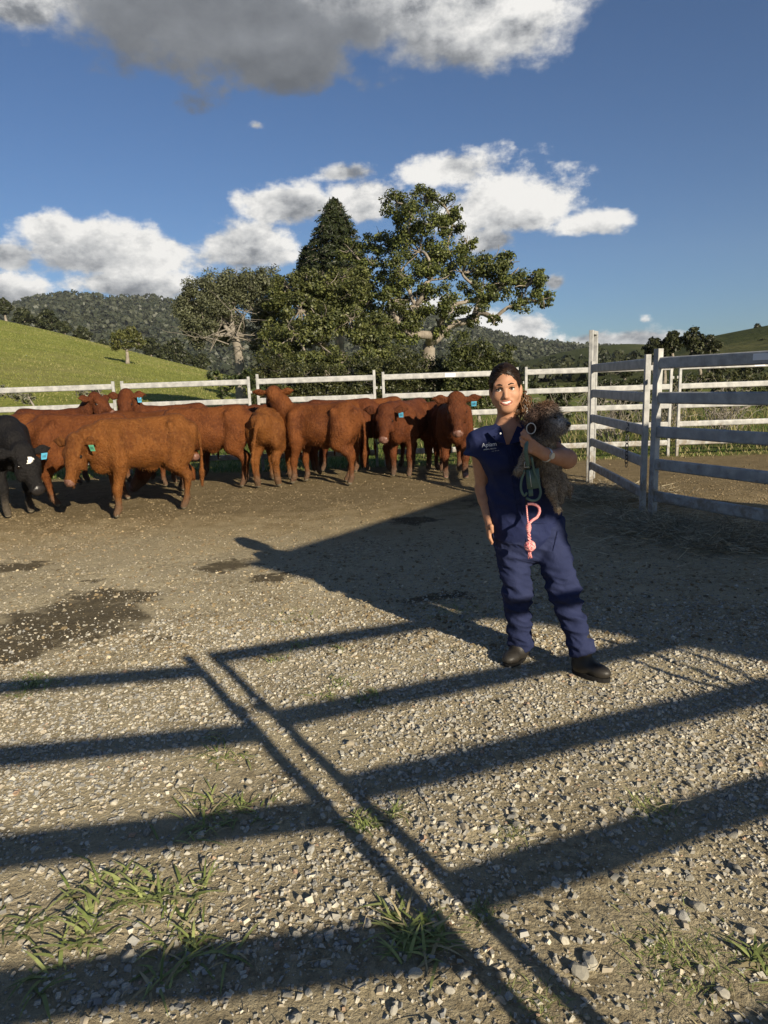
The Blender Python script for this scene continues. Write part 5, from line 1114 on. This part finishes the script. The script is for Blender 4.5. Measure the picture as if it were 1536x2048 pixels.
# boots
for an, toe in ((ran, gnd(1022, 1330)), (lan, gnd(1196, 1358))):
    d = unit((toe-an)*[1, 1, 0]); heel = np.array([an[0], an[1], 0])-d*.035; T0 = heel+d*.19; sd = np.array([-d[1], d[0], 0]); Rb = np.stack([d, sd, [0, 0, 1]], 1)
    S = SDF(np.array([min(heel[0], T0[0])-.12, min(heel[1], T0[1])-.12, 0.018]), np.array([max(heel[0], T0[0])+.12, max(heel[1], T0[1])+.12, .30]), .006)
    S.cone(heel+d*.045+[0, 0, .06], an+[0, 0, .04], .052, .050, .03); S.ell(heel+d*.04+[0, 0, .055], (.05, .040, .045), .03, Rb); S.cone(heel+d*.06+[0, 0, .06], heel+d*.13+[0, 0, .045], .040, .037, .03); S.ell(heel+d*.155+[0, 0, .045], (.054, .042, .033), .03, Rb)
    V, Fq = S.surface(); V = relax(V, Fq, 1, .5); b = link('boot', mesh('boot', V-ORG, Fq, M['boot'], True), person)
    m_ = MB(); ring = []
    for i in range(20):
        t_ = i/20*2*math.pi; x = .10+.112*math.cos(t_); w = .046*math.sin(t_)*(1.0+.12*math.cos(t_)); ring.append(heel+d*x+sd*w-d*.005)
    m_.loft([[p+[0, 0, .001] for p in ring], [p+[0, 0, .024] for p in ring]]); PO(off(m_), 'sole', 'sole', b, False)
# watch
d = unit(lwr-lel); sd = unit(np.cross(d, [0, 0, 1.])); up_ = np.cross(sd, d); c = lwr-d*.012; th = np.linspace(0, 2*math.pi, 17)
m_ = MB(); m_.tube([c+(sd*math.cos(t_)+up_*math.sin(t_))*.0325 for t_ in th], .0055, 6, False); w_ = PO(off(m_), 'watch', 'steel')
n_ = unit(EYE-c); n_ = unit(n_-d*(n_@d)); m_ = MB(); cc = c+n_*.032; x_ = np.cross(n_, d); m_.loft([[cc+n_*z+d*math.cos(t_)*.016+x_*math.sin(t_)*.016 for t_ in th[:-1]] for z in (-.003, .007)]); PO(off(m_), 'dial', 'steel', w_, False)

# ------------------------------------------------------------------ dog
M['fur'] = material('dog_fur', (.1, .07, .05), .75, attr='tint', spec=.25)
M['collar'] = material('collar_steel', (.5, .5, .48), .35, metal=.6)
DO = np.array([A(1095, 900, 3.42)[0], 3.42, A(1100, 960, 3.42)[2]])
dog = thing('dog', 'small shaggy brown and grey dog held under the woman\'s arm', 'dog', DO)
S = SDF((A(1020, 900, 3.4)[0], 3.18, .72), (A(1170, 900, 3.4)[0], 3.62, 1.52), .006)
hd = A(1090, 836, 3.42); mz = hd+unit([.74, -.62, -.34])*.085
S.ell(hd, (.062, .062, .060), .03); S.cone(hd+[.02, -.01, -.018], mz+[0, 0, -.008], .050, .040, .02); S.ell(hd+[.0, -.01, .040], (.052, .05, .036), .03)
S.cone(hd+[0, 0, -.03], A(1084, 885, 3.44), .05, .058, .04); S.chain([A(1082, 885, 3.44), A(1098, 925, 3.44), A(1108, 962, 3.45)], [.055, .052, .044], .04)
S.chain([A(1066, 890, 3.40), A(1052, 918, 3.385), A(1040, 938, 3.37)], [.036, .028, .022], .02); S.ell(A(1037, 943, 3.365), (.024, .026, .018), .015)
S.chain([A(1086, 880, 3.39), A(1074, 884, 3.36), A(1062, 886, 3.345)], [.034, .026, .022], .02)
S.chain([A(1098, 962, 3.44), A(1104, 985, 3.42), A(1114, 1012, 3.41)], [.034, .022, .015], .02); S.ell(A(1116, 1017, 3.405), (.018, .024, .016), .012)
S.chain([A(1118, 955, 3.46), A(1124, 980, 3.45), A(1121, 1004, 3.44)], [.034, .022, .015], .02)
S.chain([A(1124, 955, 3.48), A(1136, 975, 3.50), A(1140, 992, 3.50)], [.024, .020, .010], .02)
for q_ in ([-.052, -.030, .025], [.045, .055, .02]): S.chain([hd+np.array(q_), hd+np.array(q_)*1.35+[-.004, 0, -.03], hd+np.array(q_)*1.3+[-.004, -.008, -.075]], [.022, .026, .016], .012)
V, Fq = S.surface(); V = relax(V, Fq, 2, .5); N = normals(V, Fq)
dark = np.array([.085, .052, .040]); gry = np.array([.40, .36, .32]); tan = np.array([.36, .28, .19])
def fur_col(P, g):
    hz = np.clip((P[:, 2]-A(1090, 880, 3.42)[2])/.06, 0, 1); n = wob(P, 9, 1)[:, None]*.5+.5
    c = tan*(.35+.65*n)*.9+gry*(1-n)*.3; c = c*(1-hz[:, None])+dark*hz[:, None]
    e = np.clip(1.4*np.exp(-(np.linalg.norm(P-mz, axis=1)/.055)**2), 0, 1)[:, None]; c = c*(1-e)+gry*1.25*e
    e = np.exp(-(np.linalg.norm((P-A(1090, 806, 3.40)), axis=1)/.035)**2)[:, None]; c = c*(1-e*.6)+np.array([.24, .13, .06])*e*.6  # sun-caught tan on the topknot is put into the fur colour
    return c*g.uniform(.3, 1.15, (len(P), 1))
g = np.random.default_rng(66)
link('body', mesh('body', V-DO, Fq, M['fur'], True, fur_col(V, g)), dog)
nf_ = 15000; pk = g.choice(len(V), nf_); P = V[pk]; Nn = N[pk]; head = P[:, 2] > A(1090, 882, 3.42)[2]; leg = P[:, 2] < A(1090, 970, 3.42)[2]
dv = unit_rows(Nn*np.where(head, .9, .45)[:, None]+np.where(head[:, None], np.array([.15, -.1, -.1]), np.array([.0, -.1, -.75]))+g.normal(size=(nf_, 3))*.35)
Lh = np.where(head, np.where(np.linalg.norm(P-mz, axis=1) < .05, g.uniform(.008, .022, nf_), g.uniform(.014, .034, nf_)), np.where(leg, g.uniform(.006, .014, nf_), g.uniform(.008, .018, nf_)))
v, f, k = strands(P-Nn*.003, dv, Lh, np.full(nf_, .0028), g.normal(size=(nf_, 3))*.25+np.array([0, 0, -.3]), g, 3)
fo = link('fur', mesh('fur', v-DO, f, M['fur'], False, np.repeat(fur_col(P, g), k, 0)), dog); fo['kind'] = 'stuff'
m_ = MB(); m_.ball(mz+unit([.74, -.62, -.05])*.044, (.014, .014, .012), 10, 7); m_.v = [q-DO for q in m_.v]; m_.build('nose', M['eye'], dog, True)
fd_ = unit([.74, -.62, 0]); sd_ = np.array([fd_[1], -fd_[0], 0])
for s in (-1, 1): m_ = MB(); m_.ball(hd+fd_*.070+sd_*s*.026+[0, 0, .008], .0105, 10, 7); m_.v = [q-DO for q in m_.v]; m_.build('eye', M['eye'], dog, True)
m_ = MB(); c = A(1062, 857, 3.335); m_.tube([c+np.array([math.cos(t_)*.022, 0, math.sin(t_)*.026]) for t_ in np.linspace(0, 2*math.pi, 17)], .003, 5, False); m_.v = [q-DO for q in m_.v]; m_.build('collar_ring', M['collar'], dog, True)
# ------------------------------------------------------------------ lead and rope toy
M['lead'] = material('lead_green', (.10, .16, .13), .7, (.075, .12, .10), 30, 4, .3, 200, bdist=.002)
def smoothp(pts, n=40):
    pts = np.array(pts); k = len(pts); o = []
    for s in np.linspace(0, k-1.0001, n):
        i = int(s); t_ = s-i; p0, p1, p2, p3 = pts[max(i-1, 0)], pts[i], pts[min(i+1, k-1)], pts[min(i+2, k-1)]
        o.append(.5*((2*p1)+(-p0+p2)*t_+(2*p0-5*p1+4*p2-p3)*t_**2+(-p0+3*p1-3*p2+p3)*t_**3))
    return np.array(o)
LO = A(1060, 955, 3.36); lead = thing('dog_lead', 'grey-green dog lead with a small pouch hanging from the woman\'s hand', 'lead', LO)
def part(m_, nm, mt, par, o, sm=True): m_.v = [q-o for q in m_.v]; return m_.build(nm, M[mt], par, sm)
m_ = MB(); p = smoothp([A(1057, 872, 3.335), A(1052, 895, 3.275), A(1053, 915, 3.29), A(1057, 935, 3.335)], 16); m_.tube(p, .0095, 6); part(m_, 'strap', 'lead', lead, LO)
m_ = MB(); m_.rbar(A(1064, 938, 3.36), A(1068, 976, 3.36), .066, .036, .012, (1, .0, .0)); po = part(m_, 'pouch', 'lead', lead, LO)
m_ = MB(); m_.tube([A(1059, 942, 3.338), A(1063, 974, 3.338)], .002, 5); part(m_, 'zip', 'collar', po, LO)
m_ = MB(); m_.rbar(A(1061, 977, 3.36), A(1062, 992, 3.36), .022, .012, .004, (1, 0, 0)); part(m_, 'tab', 'lead', lead, LO)
m_ = MB(); m_.tube(smoothp([A(1063, 915, 3.31), A(1069, 945, 3.335), A(1078, 970, 3.345), A(1081, 985, 3.345), A(1076, 998, 3.345), A(1064, 1001, 3.345), A(1053, 996, 3.345)], 40), .0065, 7); part(m_, 'handle_loop', 'lead', lead, LO)
m_ = MB(); m_.tube(smoothp([A(1049, 940, 3.35), A(1043, 960, 3.35), A(1042, 978, 3.35), A(1048, 991, 3.35), A(1054, 985, 3.35)], 24), .006, 7); part(m_, 'cord', 'lead', lead, LO)
c = A(1053, 929, 3.318); m_ = MB(); m_.tube([c+[-.011, 0, -.013], c+[-.009, 0, .012], c+[.009, 0, .012], c+[.011, 0, -.013], c+[-.011, 0, -.013]], .0025, 5); part(m_, 'buckle', 'collar', lead, LO)
def rope_extra(b, V, c, p):
    w = b.n('ShaderNodeTexChecker'); b.put(w.inputs['Vector'], V); w.inputs['Scale'].default_value = 190
    return b.mix(w.outputs[1], (.62, .10, .13), (.78, .46, .42))
M['rope'] = material('pink_rope', (.6, .1, .12), .75, extra=rope_extra, bump=.5, bscale=200, bdist=.002)
M['cord_b'] = material('black_cord', (.015, .015, .015), .7)
RO = A(1060, 1060, 3.37); toy = thing('rope_toy', 'pink braided rope toy with a ball knot dangling from the lead', 'toy', RO)
rb = lambda px, py: A(px, py, 3.37)
m_ = MB(); m_.tube([A(1052, 988, 3.36), rb(1052, 1000), rb(1053, 1014)], .003, 5); part(m_, 'cord', 'cord_b', toy, RO)
m_ = MB(); m_.tube(smoothp([rb(1053, 1010), rb(1054, 1026), rb(1056, 1046)], 14), .0042, 6); part(m_, 'strand', 'rope', toy, RO)
m_ = MB(); m_.tube(smoothp([rb(1055, 1008), rb(1066, 1008), rb(1076, 1013), rb(1079, 1022), rb(1074, 1034), rb(1064, 1041), rb(1058, 1047)], 30), .0075, 7); part(m_, 'loop', 'rope', toy, RO)
m_ = MB(); S_ = np.linspace(0, 1, 90); cx = rb(1057, 1055)
for ph in (0, 2.1, 4.2): m_.tube([cx+np.array([math.cos(s*12+ph)*.010*math.sin(.3+s*2.5), math.sin(s*12+ph)*.010, .024-s*.048]) for s in S_], .0055, 5)
part(m_, 'knot', 'rope', toy, RO)
m_ = MB(); a0, a1 = rb(1057, 1064), rb(1059, 1082)
for ph in (0, 3.14): m_.tube([a0+(a1-a0)*s+np.array([math.cos(s*9+ph), math.sin(s*9+ph), 0])*.005 for s in np.linspace(0, 1, 24)], .0055, 5)
part(m_, 'twist', 'rope', toy, RO)
cb2 = rb(1060, 1092); m_ = MB(); m_.ball(cb2, .024, 14, 9)
gq = np.random.default_rng(5)
for k_ in range(9):
    ax_ = unit(gq.normal(size=3)); u_ = unit(np.cross(ax_, gq.normal(size=3))); w_ = np.cross(ax_, u_); m_.tube([cb2+(u_*math.cos(t_)+w_*math.sin(t_))*.0235+ax_*.008 for t_ in np.linspace(0, 2*math.pi, 22)], .0052, 5, False)
part(m_, 'ball_knot', 'rope', toy, RO)
m_ = MB()
for k_ in range(7): m_.tube([cb2+[gq.normal()*.004, gq.normal()*.004, -.022], cb2+[gq.normal()*.008, gq.normal()*.006, -.055-gq.random()*.012]], .0022, 4)
part(m_, 'tassel', 'rope', toy, RO)
# ------------------------------------------------------------------ haze over the far hills
hz = bpy.data.materials.new('haze'); hz.use_nodes = True; nt = hz.node_tree; nt.nodes.clear()
pv = nt.nodes.new('ShaderNodeVolumePrincipled'); pv.inputs['Color'].default_value = (.86, .92, 1.0, 1); pv.inputs['Density'].default_value = .00008; pv.inputs['Anisotropy'].default_value = .0
ho = nt.nodes.new('ShaderNodeOutputMaterial'); nt.links.new(pv.outputs[0], ho.inputs['Volume'])
m_ = MB(); m_.box([0, 550, 130], [3000, 1900, 262.2]); h_ = m_.build('haze', hz); h_['kind'] = 'stuff'; h_['label'] = 'faint pale haze in the air over the valley'; h_['category'] = 'haze'
